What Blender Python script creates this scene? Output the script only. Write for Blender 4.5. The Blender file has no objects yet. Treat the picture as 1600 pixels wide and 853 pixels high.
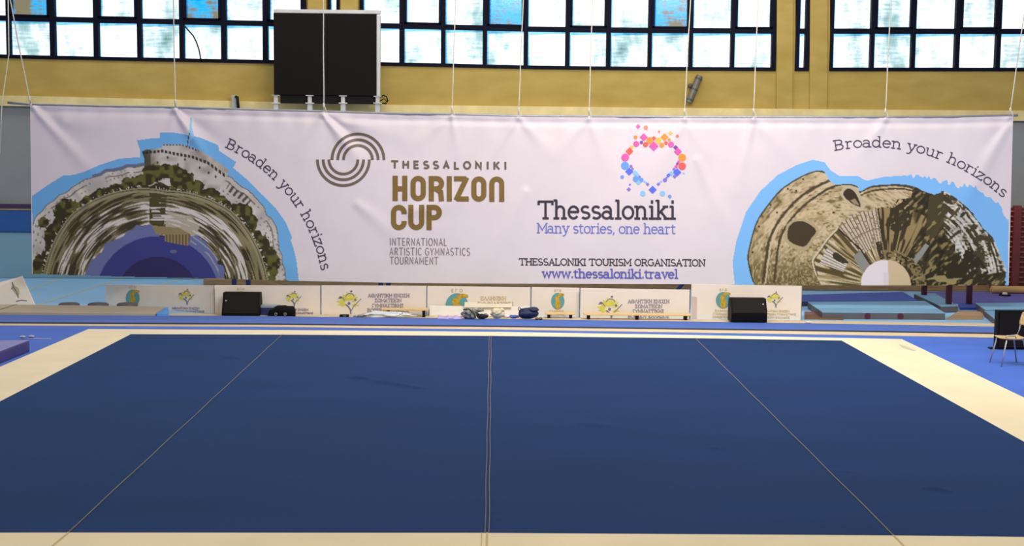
import bpy, math, random
import numpy as np
from mathutils import Vector, Matrix

random.seed(7)
S = bpy.context.scene
COL = S.collection

# ------------------------------------------------------------------ camera
FPX = 2197.0
CAMZ = 3.53
d = Vector(((771 - 800) / FPX, (426.5 - 212) / FPX, -1.0)).normalized()      # world +Y in camera space
xk = (1.0, -0.0085)
kz = -(xk[0] * d.x + xk[1] * d.y) / d.z
Xc = Vector((xk[0], xk[1], kz)).normalized()
Zc = Xc.cross(d).normalized()
W2C = Matrix((Xc, d, Zc)).transposed()         # columns are the world axes in camera space
C2W = W2C.transposed()
cam = bpy.data.cameras.new('camera')
cam.sensor_width = 36.0
cam.lens = 36.0 * FPX / 1600.0
cam.clip_end = 500
camo = bpy.data.objects.new('camera', cam)
COL.objects.link(camo)
camo.matrix_world = Matrix.Translation((0, 0, CAMZ)) @ C2W.to_4x4()
S.camera = camo
CAM = Vector((0, 0, CAMZ))

# ------------------------------------------------------------------ view, world, fill lights
S.view_settings.view_transform = 'Standard'
S.view_settings.look = 'None'
S.view_settings.gamma = 1.0
S.view_settings.exposure = 0.0
S.view_settings.use_curve_mapping = False

world = bpy.data.worlds.new('sky')
S.world = world
world.use_nodes = True
wn = world.node_tree
wn.nodes.clear()
w_out = wn.nodes.new('ShaderNodeOutputWorld')
w_bg = wn.nodes.new('ShaderNodeBackground')
w_tc = wn.nodes.new('ShaderNodeTexCoord')
w_sep = wn.nodes.new('ShaderNodeSeparateXYZ')
w_ramp = wn.nodes.new('ShaderNodeValToRGB')
w_map = wn.nodes.new('ShaderNodeMapRange')
w_map.inputs['From Min'].default_value = -1
w_map.inputs['From Max'].default_value = 1
wn.links.new(w_tc.outputs['Generated'], w_sep.inputs[0])
wn.links.new(w_sep.outputs['Y'], w_map.inputs['Value'])
wn.links.new(w_map.outputs[0], w_ramp.inputs[0])
e = w_ramp.color_ramp.elements
WORLD_STOPS = [(0.0, (0.36, 0.335, 0.32)), (0.6, (0.36, 0.35, 0.35)), (0.85, (0.50, 0.53, 0.58)), (1.0, (1.45, 1.52, 1.60))]
e[0].position, e[0].color = WORLD_STOPS[0][0], (*WORLD_STOPS[0][1], 1)
e[1].position, e[1].color = WORLD_STOPS[3][0], (*WORLD_STOPS[3][1], 1)
for p, c in WORLD_STOPS[1:3]:
    q = e.new(p)
    q.color = (*c, 1)
wn.links.new(w_ramp.outputs[0], w_bg.inputs['Color'])
w_bg.inputs['Strength'].default_value = 1.0
wn.links.new(w_bg.outputs[0], w_out.inputs[0])


def lamp(name, loc, target, size, power, color=(1, 1, 1), size_y=None):
    l = bpy.data.lights.new(name, 'AREA')
    l.shape = 'RECTANGLE'
    l.size = size
    l.size_y = size_y or size
    l.energy = power
    l.color = color
    o = bpy.data.objects.new(name, l)
    COL.objects.link(o)
    o.location = loc
    o.rotation_euler = (Vector(target) - Vector(loc)).to_track_quat('-Z', 'Y').to_euler()
    return o


lamp('fill_light_centre', (3.5, 20.5, 9.0), (4.0, 27.5, 1.0), 8, 1000, (1, 0.94, 0.87), 3)  # added unseen fill, since the sky alone leaves the banner dim
lamp('fill_light_right', (9.0, 17.0, 10.0), (8.0, 25.0, 0.0), 5, 340, (1, 0.94, 0.87), 5)  # added fill without a fitting, brightens the right side
lamp('fill_light_left', (-6.0, 18.0, 10.0), (-6.0, 26.0, 0.5), 6, 200, (1, 0.95, 0.94), 3)  # added fill without a fitting, kept weak for a darker left
lamp('fill_light_front', (1.0, 8.5, 9.5), (0.5, 12.0, 0.0), 12, 470, (1, 0.88, 0.68), 3)  # unseen fill added to lift the cream border in the foreground
lamp('fill_light_back', (-2.0, 31.0, 9.5), (-2.0, 31.2, 0.0), 22, 520, (1, 0.97, 0.94), 2)  # unseen fill added for the floor shaded by the banner


# ------------------------------------------------------------------ pixel -> world helpers
def ray(px, py):
    return (C2W @ Vector(((px - 800) / FPX, (426.5 - py) / FPX, -1.0))).normalized()


def at(px, py, Y):
    r = ray(px, py)
    return CAM + r * (Y / r.y)


def gr(px, py, z=0.0):
    r = ray(px, py)
    return CAM + r * ((z - CAMZ) / r.z)


def onplane(P0, n):
    P0 = Vector(P0)
    n = Vector(n)

    def f(px, py, off=0.0):
        r = ray(px, py)
        t = (P0 - CAM).dot(n) / r.dot(n)
        p = CAM + r * t
        return p + n * off
    return f


def interp(x, xs, ys):
    return float(np.interp(x, xs, ys))


# ------------------------------------------------------------------ materials
def lin(c):
    out = []
    for v in c:
        v = v / 255.0
        out.append(v / 12.92 if v <= 0.04045 else ((v + 0.055) / 1.055) ** 2.4)
    return out


MATS = {}


def M(name, rgb, rough=0.6, var=0.08, scale=4.0, bump=0.0, bscale=60.0, metal=0.0, sheen=0.0, sheen_tint=(1, 1, 1), spec=0.5,
      stretch=None, rgb2=None, coat=0.0, detail=4.0):
    if name in MATS:
        return MATS[name]
    m = bpy.data.materials.new(name)
    m.use_nodes = True
    nt = m.node_tree
    b = nt.nodes['Principled BSDF']
    c = lin(rgb)
    tc = nt.nodes.new('ShaderNodeTexCoord')
    mp = nt.nodes.new('ShaderNodeMapping')
    if stretch:
        mp.inputs['Scale'].default_value = stretch
    nz = nt.nodes.new('ShaderNodeTexNoise')
    nz.inputs['Scale'].default_value = scale
    nz.inputs['Detail'].default_value = detail
    nt.links.new(tc.outputs['Object'], mp.inputs[0])
    nt.links.new(mp.outputs[0], nz.inputs['Vector'])
    cr = nt.nodes.new('ShaderNodeValToRGB')
    a = cr.color_ramp.elements
    c2 = lin(rgb2) if rgb2 else [min(1, v * (1 + var)) for v in c]
    c1 = c if rgb2 else [v * (1 - var) for v in c]
    a[0].position, a[0].color = 0.3, (*c1, 1)
    a[1].position, a[1].color = 0.7, (*c2, 1)
    nt.links.new(nz.outputs['Fac'], cr.inputs[0])
    nt.links.new(cr.outputs[0], b.inputs['Base Color'])
    b.inputs['Roughness'].default_value = rough
    b.inputs['Metallic'].default_value = metal
    b.inputs['Specular IOR Level'].default_value = spec
    if sheen:
        b.inputs['Sheen Weight'].default_value = sheen
        b.inputs['Sheen Roughness'].default_value = 0.5
        b.inputs['Sheen Tint'].default_value = (*sheen_tint, 1)
    if coat:
        b.inputs['Coat Weight'].default_value = coat
    if bump:
        n2 = nt.nodes.new('ShaderNodeTexNoise')
        n2.inputs['Scale'].default_value = bscale
        nt.links.new(mp.outputs[0], n2.inputs['Vector'])
        bp = nt.nodes.new('ShaderNodeBump')
        bp.inputs['Strength'].default_value = bump
        bp.inputs['Distance'].default_value = 0.02
        nt.links.new(n2.outputs['Fac'], bp.inputs['Height'])
        nt.links.new(bp.outputs[0], b.inputs['Normal'])
    MATS[name] = m
    return m


def attr_mat(name, rough=0.7):
    m = bpy.data.materials.new(name)
    m.use_nodes = True
    nt = m.node_tree
    b = nt.nodes['Principled BSDF']
    a = nt.nodes.new('ShaderNodeVertexColor')
    a.layer_name = 'print'
    nt.links.new(a.outputs['Color'], b.inputs['Base Color'])
    b.inputs['Roughness'].default_value = rough
    b.inputs['Specular IOR Level'].default_value = 0.3
    return m


# ------------------------------------------------------------------ mesh builder
ORG = {}


class MB:
    def __init__(self):
        self.v, self.f = [], []

    def add(self, vs, fs):
        k = len(self.v)
        self.v += [Vector(p) for p in vs]
        self.f += [tuple(i + k for i in q) for q in fs]
        return self

    def box(self, x0, x1, y0, y1, z0, z1, R=None, o=None):
        p = [Vector((x, y, z)) for z in (z0, z1) for x, y in ((x0, y0), (x1, y0), (x1, y1), (x0, y1))]
        if R is not None:
            p = [R @ q + Vector(o) for q in p]
        return self.add(p, [(0, 3, 2, 1), (4, 5, 6, 7), (0, 1, 5, 4), (1, 2, 6, 5), (2, 3, 7, 6), (3, 0, 4, 7)])

    def prism(self, poly, vec):
        n = len(poly)
        vec = Vector(vec)
        p = [Vector(q) for q in poly]
        return self.add(p + [q + vec for q in p],
                        [tuple(range(n)), tuple(range(2 * n - 1, n - 1, -1))] +
                        [(i, n + i, n + (i + 1) % n, (i + 1) % n) for i in range(n)])

    def poly(self, pts):
        return self.add(pts, [tuple(range(len(pts)))])

    def strip(self, A, B):
        n = len(A)
        return self.add(list(A) + list(B), [(i, i + 1, n + i + 1, n + i) for i in range(n - 1)])

    def tube(self, pts, r, n=10):
        pts = [Vector(p) for p in pts]
        rs = r if isinstance(r, (list, tuple)) else [r] * len(pts)
        vs, fs = [], []
        for i, p in enumerate(pts):
            t = (pts[min(i + 1, len(pts) - 1)] - pts[max(i - 1, 0)]).normalized()
            a = t.cross(Vector((0, 0, 1)) if abs(t.z) < 0.9 else Vector((1, 0, 0))).normalized()
            b = t.cross(a)
            for k in range(n):
                g = 2 * math.pi * k / n
                vs.append(p + (a * math.cos(g) + b * math.sin(g)) * rs[i])
        for i in range(len(pts) - 1):
            for k in range(n):
                fs.append((i * n + k, i * n + (k + 1) % n, (i + 1) * n + (k + 1) % n, (i + 1) * n + k))
        fs.append(tuple(range(n - 1, -1, -1)))
        fs.append(tuple(range((len(pts) - 1) * n, len(pts) * n)))
        return self.add(vs, fs)

    def lathe(self, prof, c, n=28):
        c = Vector(c)
        vs, fs = [], []
        for r, z in prof:
            for k in range(n):
                g = 2 * math.pi * k / n
                vs.append(c + Vector((r * math.cos(g), r * math.sin(g), z)))
        for i in range(len(prof) - 1):
            for k in range(n):
                fs.append((i * n + k, i * n + (k + 1) % n, (i + 1) * n + (k + 1) % n, (i + 1) * n + k))
        fs.append(tuple(range(n - 1, -1, -1)))
        fs.append(tuple(range((len(prof) - 1) * n, len(prof) * n)))
        return self.add(vs, fs)

    def blob(self, c, rad, amp=0.15, freq=3.0, seed=0, nu=28, nv=16, flat=True, sharp=1.0):
        rnd = random.Random(seed)
        ph = [(rnd.uniform(0, 6.3), rnd.uniform(0, 6.3), rnd.uniform(.6, 1.4), rnd.choice((-1, 1))) for _ in range(5)]
        c = Vector(c)
        vs, fs = [], []
        for j in range(nv + 1):
            ph_ = math.pi * j / nv - math.pi / 2
            for i in range(nu):
                th = 2 * math.pi * i / nu
                x, y, z = math.cos(ph_) * math.cos(th), math.cos(ph_) * math.sin(th), math.sin(ph_)
                nn = 0
                for a, b, q, s in ph:
                    nn += math.sin(freq * q * (x * s + y) + a + 1.7 * z) * math.cos(freq * q * z + b + x)
                k = 1 + amp * nn / 2.2
                zz = z * rad[2] * k
                if flat:
                    zz = max(zz, -rad[2] * 0.98)
                vs.append(c + Vector((x * rad[0] * k, y * rad[1] * k, zz)))
        for j in range(nv):
            for i in range(nu):
                fs.append((j * nu + i, j * nu + (i + 1) % nu, (j + 1) * nu + (i + 1) % nu, (j + 1) * nu + i))
        return self.add(vs, fs)

    def build(self, name, mat, parent=None, smooth=False, bevel=0.0, seg=2, solid=0.0):
        me = bpy.data.meshes.new(name)
        o = bpy.data.objects.new(name, me)
        if parent is not None:
            org = ORG[parent.name]
            o.parent = parent
        else:
            lo = Vector((min(p.x for p in self.v), min(p.y for p in self.v), min(p.z for p in self.v)))
            hi = Vector((max(p.x for p in self.v), max(p.y for p in self.v), 0))
            org = Vector(((lo.x + hi.x) / 2, (lo.y + hi.y) / 2, lo.z))
            o.location = org
        me.from_pydata([tuple(p - org) for p in self.v], [], self.f)
        me.update()
        COL.objects.link(o)
        ORG[o.name] = org
        if mat:
            me.materials.append(mat)
        if smooth:
            for p in me.polygons:
                p.use_smooth = True
        if solid:
            mo = o.modifiers.new('solid', 'SOLIDIFY')
            mo.thickness = solid
        if bevel:
            mo = o.modifiers.new('bevel', 'BEVEL')
            mo.width = bevel
            mo.segments = seg
            mo.limit_method = 'ANGLE'
        return o


def tag(o, label=None, cat=None, group=None, kind=None):
    if label:
        o['label'] = label
    if cat:
        o['category'] = cat
    if group:
        o['group'] = group
    if kind:
        o['kind'] = kind
    return o


def thing(name, label, cat, loc, group=None, kind=None):
    o = bpy.data.objects.new(name, None)
    o.empty_display_size = 0.1
    COL.objects.link(o)
    o.location = loc
    ORG[o.name] = Vector(loc)
    return tag(o, label, cat, group, kind)


# ------------------------------------------------------------------ stroke lettering
def arc(cx, cy, rx, ry, a0, a1, n=None):
    n = n or max(5, int(abs(a1 - a0) / 18))
    return [(cx + rx * math.cos(math.radians(a0 + (a1 - a0) * i / n)), cy + ry * math.sin(math.radians(a0 + (a1 - a0) * i / n))) for i in range(n + 1)]


def h(x0, x1, y):
    return [(x0, y), (x1, y)]


def vv(x, y0, y1):
    return [(x, y0), (x, y1)]


ARCH = arc(2.5, 3.3, 1.5, 1.7, 180, 0) + [(4, 0)]
G = {   # char: advance, strokes, serif strokes
    ' ': (2.6, [], []),
    '.': (1.9, [[(0.95, -0.1), (0.95, 0.9)]], []),
    ',': (1.9, [[(1.05, 0.8), (0.95, -0.2), (0.5, -1.3)]], []),
    'a': (4.9, [arc(1.9, 3.4, 1.55, 1.6, 155, 0) + [(3.45, 0)], arc(1.85, 1.45, 1.6, 1.45, 0, 360)], [h(3.45, 4.4, 0)]),
    'd': (5.2, [arc(2.0, 2.5, 1.8, 2.5, 0, 360), vv(3.8, 7.5, 0)], [h(2.9, 3.8, 7.5), h(3.8, 4.7, 0)]),
    'e': (4.6, [h(0.35, 4.1, 2.7), arc(2.2, 2.5, 1.9, 2.5, 4, 322)], []),
    'h': (5.3, [vv(1, 7.5, 0), ARCH], [h(0.1, 1, 7.5), h(0.1, 1.9, 0), h(3.1, 4.9, 0)]),
    'i': (2.5, [vv(1.25, 5, 0), vv(1.25, 6.5, 7.5)], [h(0.3, 1.25, 5), h(0.2, 2.3, 0)]),
    'k': (5.1, [vv(1, 7.5, 0), [(1, 2.0), (3.7, 5)], [(1.9, 3.0), (4.1, 0)]], [h(0.1, 1, 7.5), h(0.1, 1.9, 0), h(2.9, 4.6, 5), h(3.3, 5, 0)]),
    'l': (2.5, [vv(1.25, 7.5, 0)], [h(0.3, 1.25, 7.5), h(0.2, 2.3, 0)]),
    'n': (5.3, [vv(1, 5, 0), ARCH], [h(0.1, 1, 5), h(0.1, 1.9, 0), h(3.1, 4.9, 0)]),
    'o': (4.7, [arc(2.35, 2.5, 2.0, 2.5, 0, 360)], []),
    'r': (4.0, [vv(1.1, 5, 0), arc(2.6, 3.2, 1.5, 1.7, 180, 50)], [h(0.2, 1.1, 5), h(0.2, 2.2, 0)]),
    's': (4.0, [arc(2.0, 3.75, 1.4, 1.25, 30, 270) + arc(2.0, 1.25, 1.55, 1.25, 90, -145)], []),
    't': (3.5, [[(1.3, 6.7), (1.3, 1.2)] + arc(2.3, 1.2, 1.0, 1.2, 180, 320), h(0.2, 3.0, 5)], []),
    'u': (5.3, [[(1, 5), (1, 1.7)] + arc(2.5, 1.7, 1.5, 1.7, 180, 360) + [(4, 5)], vv(4, 1.7, 0)], [h(0.1, 1, 5), h(3.1, 4, 5), h(4, 4.9, 0)]),
    'v': (4.7, [[(0.7, 5), (2.35, 0), (4.0, 5)]], [h(0, 1.5, 5), h(3.2, 4.7, 5)]),
    'w': (6.9, [[(0.7, 5), (2.0, 0), (3.45, 5), (4.9, 0), (6.2, 5)]], [h(0, 1.5, 5), h(5.4, 6.9, 5)]),
    'y': (4.8, [[(0.7, 5), (2.5, 0)], [(4.2, 5), (2.1, -1.5), (1.3, -2.2), (0.3, -2.1)]], [h(0, 1.5, 5), h(3.4, 4.9, 5)]),
    'z': (4.3, [[(0.5, 5), (3.7, 5), (0.4, 0), (3.8, 0)]], [vv(0.5, 5, 4), vv(3.8, 0, 1)]),
    'A': (6, [[(0.7, 0), (3, 7), (5.3, 0)], h(1.5, 4.5, 2.4)], [h(0, 1.6, 0), h(4.4, 6, 0)]),
    'B': (5.8, [vv(1, 7, 0), [(1, 7), (2.8, 7)] + arc(2.8, 5.35, 1.6, 1.65, 90, -90) + [(1, 3.7)], [(2.8, 3.7)] + arc(2.8, 1.85, 1.9, 1.85, 90, -90) + [(1, 0)]], [h(0.1, 1, 7), h(0.1, 1, 0)]),
    'C': (5.6, [arc(3.0, 3.5, 2.5, 3.5, 45, 315)], []),
    'D': (6.2, [[(1, 0), (1, 7), (2.6, 7)] + arc(2.6, 3.5, 2.9, 3.5, 90, -90) + [(1, 0)]], []),
    'E': (5.2, [[(4.6, 7), (1, 7), (1, 0), (4.7, 0)], h(1, 3.9, 3.6)], [h(0.1, 1, 7), h(0.1, 1, 0), vv(4.6, 7, 5.9), vv(4.7, 0, 1.1)]),
    'G': (6.2, [arc(3.2, 3.5, 2.7, 3.5, 45, 330) + [(5.5, 3.3), (3.7, 3.3)]], []),
    'H': (6.2, [vv(1, 7, 0), vv(5.2, 7, 0), h(1, 5.2, 3.6)], [h(0.1, 1.9, 7), h(0.1, 1.9, 0), h(4.3, 6.1, 7), h(4.3, 6.1, 0)]),
    'I': (2.6, [vv(1.3, 7, 0)], [h(0.3, 2.3, 7), h(0.3, 2.3, 0)]),
    'K': (5.8, [vv(1, 7, 0), [(1, 2.6), (4.8, 7)], [(2.2, 4.1), (5.1, 0)]], [h(0.1, 1.9, 7), h(0.1, 1.9, 0), h(4.2, 5.7, 7), h(4.2, 5.8, 0)]),
    'L': (4.9, [[(1, 7), (1, 0), (4.5, 0)]], [h(0.1, 1.9, 7), h(0.1, 1, 0), vv(4.5, 0, 1.2)]),
    'M': (7.4, [[(1, 0), (1, 7), (3.7, 2), (6.4, 7), (6.4, 0)]], [h(0.1, 1.9, 0), h(5.5, 7.3, 0), h(0.1, 1, 7), h(6.4, 7.3, 7)]),
    'N': (6.4, [[(1, 0), (1, 7), (5.3, 0), (5.3, 7)]], [h(0.1, 1.9, 0), h(0.1, 1, 7), h(4.4, 6.2, 7)]),
    'O': (6.5, [arc(3.25, 3.5, 2.75, 3.5, 0, 360, 24)], []),
    'P': (5.4, [vv(1, 7, 0), [(1, 7), (2.8, 7)] + arc(2.8, 5.15, 1.9, 1.85, 90, -90) + [(1, 3.3)]], [h(0.1, 1, 7), h(0.1, 1.9, 0)]),
    'R': (5.8, [vv(1, 7, 0), [(1, 7), (2.8, 7)] + arc(2.8, 5.2, 1.8, 1.8, 90, -90) + [(1, 3.4)], [(2.8, 3.4), (5.0, 0)]], [h(0.1, 1, 7), h(0.1, 1.9, 0), h(4.6, 5.7, 0)]),
    'S': (5.0, [arc(2.5, 5.2, 1.8, 1.8, 35, 270) + arc(2.5, 1.7, 2.0, 1.7, 90, -150)], []),
    'T': (6, [h(0.3, 5.7, 7), vv(3, 7, 0)], [vv(0.3, 7, 5.8), vv(5.7, 7, 5.8), h(2, 4, 0)]),
    'U': (6.2, [[(1, 7), (1, 2.1)] + arc(3.1, 2.1, 2.1, 2.1, 180, 360) + [(5.2, 7)]], [h(0.1, 1.9, 7), h(4.3, 6.1, 7)]),
    'X': (5.6, [[(0.6, 0), (5, 7)], [(0.6, 7), (5, 0)]], []),
    'Y': (5.6, [[(0.5, 7), (2.8, 3.2), (5.1, 7)], vv(2.8, 3.2, 0)], [h(1.9, 3.7, 0)]),
}
G['Θ'] = (6.5, G['O'][1] + [h(1.6, 4.9, 3.5)], [])
G['Λ'] = (6, [[(0.7, 0), (3, 7), (5.3, 0)]], [h(0, 1.6, 0), h(4.4, 6, 0)])
G['Δ'] = (6, [[(0.7, 0), (3, 7), (5.3, 0), (0.7, 0)]], [])
G['Ω'] = (6.5, [[(0.4, 0), (2.2, 0), (2.2, 0.6)] + arc(3.25, 3.9, 2.7, 3.1, 247, -67) + [(4.3, 0), (6.1, 0)]], [])
G['Σ'] = (5.4, [[(4.7, 7), (0.8, 7), (3.0, 3.6), (0.7, 0), (4.8, 0)]], [])
G['Γ'] = (4.8, [[(4.4, 7), (1, 7), (1, 0)]], [h(0.1, 1.9, 0)])
G['Π'] = (6.2, [[(1, 0), (1, 7), (5.2, 7), (5.2, 0)]], [h(0.1, 1.9, 0), h(4.3, 6.1, 0)])
for a, b in zip('ΑΒΕΗΙΚΜΝΟΡΤΥΧ', 'ABEHIKMNOPTYX'):
    G[a] = G[b]


def resample(pts, step=5.0):
    out = [pts[0]]
    for a, b in zip(pts[:-1], pts[1:]):
        L = math.hypot(b[0] - a[0], b[1] - a[1])
        n = max(1, int(L / step))
        for i in range(1, n + 1):
            out.append((a[0] + (b[0] - a[0]) * i / n, a[1] + (b[1] - a[1]) * i / n))
    return out


CNT = [0]


def ribbon(mb, pts, w, surf, off=0.009, caps=0.0):
    q = [pts[0]]
    for p in pts[1:]:
        if math.hypot(p[0] - q[-1][0], p[1] - q[-1][1]) > 1e-4:
            q.append(p)
    if len(q) < 2:
        return
    closed = math.hypot(q[0][0] - q[-1][0], q[0][1] - q[-1][1]) < 1e-3 and len(q) > 3
    if caps and not closed:
        a, b = q[0], q[1]
        L = math.hypot(b[0] - a[0], b[1] - a[1])
        q[0] = (a[0] - (b[0] - a[0]) / L * caps, a[1] - (b[1] - a[1]) / L * caps)
        a, b = q[-1], q[-2]
        L = math.hypot(b[0] - a[0], b[1] - a[1])
        q[-1] = (a[0] - (b[0] - a[0]) / L * caps, a[1] - (b[1] - a[1]) / L * caps)
    q = resample(q, 6.0)
    n = len(q)
    L_, R_ = [], []
    CNT[0] += 1
    off = off + 0.0002 * (CNT[0] % 7)
    for i in range(n):
        if closed:
            p0 = q[i - 1] if i > 0 else q[-2]
            p1 = q[i + 1] if i < n - 1 else q[1]
        else:
            p0, p1 = q[max(i - 1, 0)], q[min(i + 1, n - 1)]
        u = (q[i][0] - p0[0], q[i][1] - p0[1])
        v = (p1[0] - q[i][0], p1[1] - q[i][1])
        lu, lv = math.hypot(*u), math.hypot(*v)
        if lu < 1e-6:
            u, lu = v, lv
        if lv < 1e-6:
            v, lv = u, lu
        nu = (-u[1] / lu, u[0] / lu)
        nv = (-v[1] / lv, v[0] / lv)
        mx, my = nu[0] + nv[0], nu[1] + nv[1]
        lm = math.hypot(mx, my) or 1
        mx, my = mx / lm, my / lm
        c = max(0.45, mx * nu[0] + my * nu[1])
        k = w / 2 / c
        L_.append(surf(q[i][0] + mx * k, q[i][1] + my * k, off))
        R_.append(surf(q[i][0] - mx * k, q[i][1] - my * k, off))
    mb.strip(L_, R_)


def text_width(s, track=0.0):
    return sum(G[c][0] + track for c in s) - track


def write_line(mb, s, x0, x1, y0, y1, cap, w, surf, serif=True, track=0.0, off=0.009, unit=7.0):
    """text from pixel x0 to x1, its baseline running from y0 to y1, capital height in pixels, stroke width w in pixels"""
    k = cap / unit
    W = text_width(s, track)
    kx = (x1 - x0) / W
    x = 0.0
    for c in s:
        adv, st, se = G[c]
        for p in st + (se if serif else []):
            pp = []
            for a, b in p:
                X = x0 + (x + a) * kx
                pp.append((X, y0 + (y1 - y0) * (X - x0) / (x1 - x0) - b * k))
            ribbon(mb, pp, w, surf, off, 0.0 if len(p) > 2 else w * 0.25)
        x += adv + track


def write_arc(mb, s, cx, cy, r, a0, a1, cap, w, surf, off=0.009):
    k = cap / 7.0
    W = text_width(s)
    ks = abs(math.radians(a0 - a1)) * r / W
    x = 0
    for c in s:
        adv, st, se = G[c]
        am = math.radians(a0) - (x + adv / 2) * ks / r
        ux, uy = math.sin(am), math.cos(am)           # reading direction (pixel space, y down)
        vx, vy = math.cos(am), -math.sin(am)          # outward
        bx, by = cx + r * math.cos(am), cy - r * math.sin(am)
        for p in st + se:
            pp = [(bx + ux * (a - adv / 2) * ks + vx * b * k, by + uy * (a - adv / 2) * ks + vy * b * k) for a, b in p]
            ribbon(mb, pp, w, surf, off, 0.0 if len(p) > 2 else w * 0.25)
        x += adv


def disc(mb, cx, cy, rx, ry, surf, off, n=20):
    CNT[0] += 1
    off += 0.0002 * (CNT[0] % 9)
    mb.poly([surf(cx + rx * math.cos(2 * math.pi * i / n), cy + ry * math.sin(2 * math.pi * i / n), off) for i in range(n)])


def shape(mb, pts, surf, off):
    CNT[0] += 1
    off += 0.0002 * (CNT[0] % 9)
    mb.poly([surf(x, y, off) for x, y in pts])


# ================================================================== STRUCTURE
WY = 34.0       # far wall
m_floor = M('pale_blue_vinyl', (146, 196, 236), 0.5, 0.06, 0.6, spec=0.5)
m_grey = M('grey_paint', (140, 142, 142), 0.8, 0.08, 0.7)
m_yellow = M('yellow_paint', (168, 143, 74), 0.8, 0.10, 1.2, spec=.2, rgb2=(182, 158, 88), detail=8, stretch=(1, 1, 2.5))
m_ledge = M('cream_paint', (222, 202, 140), 0.7, 0.12, 2.5, detail=8)
m_frame = M('navy_window_paint', (9, 11, 30), 0.6, 0.1, 3, spec=.1)
m_wood = M('brown_wood', (176, 136, 88), 0.5, 0.2, 3, stretch=(1, 8, 8))

f = MB().box(-40, 40, -6, WY + 0.3, -0.2, 0.0).build('floor', m_floor)
tag(f, kind='structure')
m_line = M('yellow_line_paint', (196, 200, 150), 0.5, 0.05)
b = MB()
for (xa, ya, xb, yb) in ((-40, 483, 125, 425), (60, 476, 225, 424.5), (165, 473, 300, 430)):
    P, Q = gr(xa, ya), gr(xb, yb)
    t = (Q - P).normalized()
    n = Vector((-t.y, t.x, 0)) * 0.03
    up = Vector((0, 0, 0.002))
    b.poly([P - n + up, Q - n + up, Q + n + up, P + n + up])
o = b.build('trim_1', m_line)
tag(o, kind='structure')


def ledge_top(x):
    return interp(x, [-200, 50, 600, 1000, 1400, 1800], [146, 150, 163.5, 168, 171.5, 174])


def pane_bottom(x):
    return interp(x, [-250, 0, 50, 400, 640, 830, 1010, 1210, 1600, 1850], [78, 85, 86.5, 93.5, 98, 102.5, 104.5, 105.5, 106, 106.5])


XS = list(range(-250, 1851, 50))
# lower grey wall, behind the banner
b = MB()
zl = at(800, 170, WY).z
b.box(-20, 20, WY, WY + 0.3, 0, zl)
o = b.build('wall_back', m_grey)
tag(o, kind='structure')
# cream ledge beam and yellow wall under the windows
b = MB()
for xa, xb in zip(XS[:-1], XS[1:]):
    q = [at(xa, ledge_top(xa), WY - 0.14), at(xb, ledge_top(xb), WY - 0.14), at(xb, ledge_top(xb) + 16, WY - 0.14), at(xa, ledge_top(xa) + 16, WY - 0.14)]
    b.prism(q, (0, 0.14, 0))
tag(b.build('trim_2', m_ledge), kind='structure')
b = MB()
for xa, xb in zip(XS[:-1], XS[1:]):
    q = [at(xa, pane_bottom(xa) + 4, WY), at(xb, pane_bottom(xb) + 4, WY), at(xb, ledge_top(xb) + 16, WY), at(xa, ledge_top(xa) + 16, WY)]
    b.prism(q, (0, 0.3, 0))
PIL = [(479, 513), (530, 563), (1212, 1243), (1264, 1297)]
for xa, xb in PIL:      # pilasters, run on below the sill as shallow ribs
    q = [at(xa, -120, WY), at(xb, -120, WY), at(xb, pane_bottom(xb) + 4, WY), at(xa, pane_bottom(xa) + 4, WY)]
    b.prism(q, (0, 0.3, 0))
    q = [at(xa + 3, -120, WY - 0.07), at(xb - 3, -120, WY - 0.07), at(xb - 5, ledge_top(xb), WY - 0.07), at(xa + 1, ledge_top(xa), WY - 0.07)]
    b.prism(q, (0, 0.07, 0))
o = b.build('wall_upper', m_yellow)
tag(o, kind='structure')

# glazing: clear-ish rippled glass, outdoor trees painted into its tint as green patches, with daylight behind
m_glass = bpy.data.materials.new('rippled_glass')
m_glass.use_nodes = True
nt = m_glass.node_tree
nt.nodes.clear()
go = nt.nodes.new('ShaderNodeOutputMaterial')
tr = nt.nodes.new('ShaderNodeBsdfTransparent')
gl = nt.nodes.new('ShaderNodeBsdfGlossy')
gl.inputs['Roughness'].default_value = 0.15
mx = nt.nodes.new('ShaderNodeMixShader')
mx.inputs[0].default_value = 0.04
tc = nt.nodes.new('ShaderNodeTexCoord')
mp = nt.nodes.new('ShaderNodeMapping')
mp.inputs['Scale'].default_value = (1.15, 1.0, 0.6)
n1 = nt.nodes.new('ShaderNodeTexNoise')
n1.inputs['Scale'].default_value = 1.1
n1.inputs['Detail'].default_value = 7
n1.inputs['Roughness'].default_value = 0.62
mp2 = nt.nodes.new('ShaderNodeMapping')
mp2.inputs['Scale'].default_value = (1.6, 1.0, 16.0)
n2 = nt.nodes.new('ShaderNodeTexNoise')
n2.inputs['Scale'].default_value = 1.2
nt.links.new(tc.outputs['Object'], mp.inputs[0])
nt.links.new(tc.outputs['Object'], mp2.inputs[0])
nt.links.new(mp.outputs[0], n1.inputs['Vector'])
nt.links.new(mp2.outputs[0], n2.inputs['Vector'])
ad = nt.nodes.new('ShaderNodeMath')
ad.operation = 'MULTIPLY_ADD'
ad.inputs[1].default_value = 0.28
nt.links.new(n2.outputs['Fac'], ad.inputs[0])
nt.links.new(n1.outputs['Fac'], ad.inputs[2])
cr = nt.nodes.new('ShaderNodeValToRGB')
a = cr.color_ramp.elements
a[0].position, a[0].color = 0.60, (1, 1, 1, 1)
a[1].position, a[1].color = 0.92, (0.10, 0.22, 0.20, 1)
k = a.new(0.76)
k.color = (0.38, 0.56, 0.56, 1)
nt.links.new(ad.outputs[0], cr.inputs[0])
nt.links.new(cr.outputs[0], tr.inputs[0])
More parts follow.
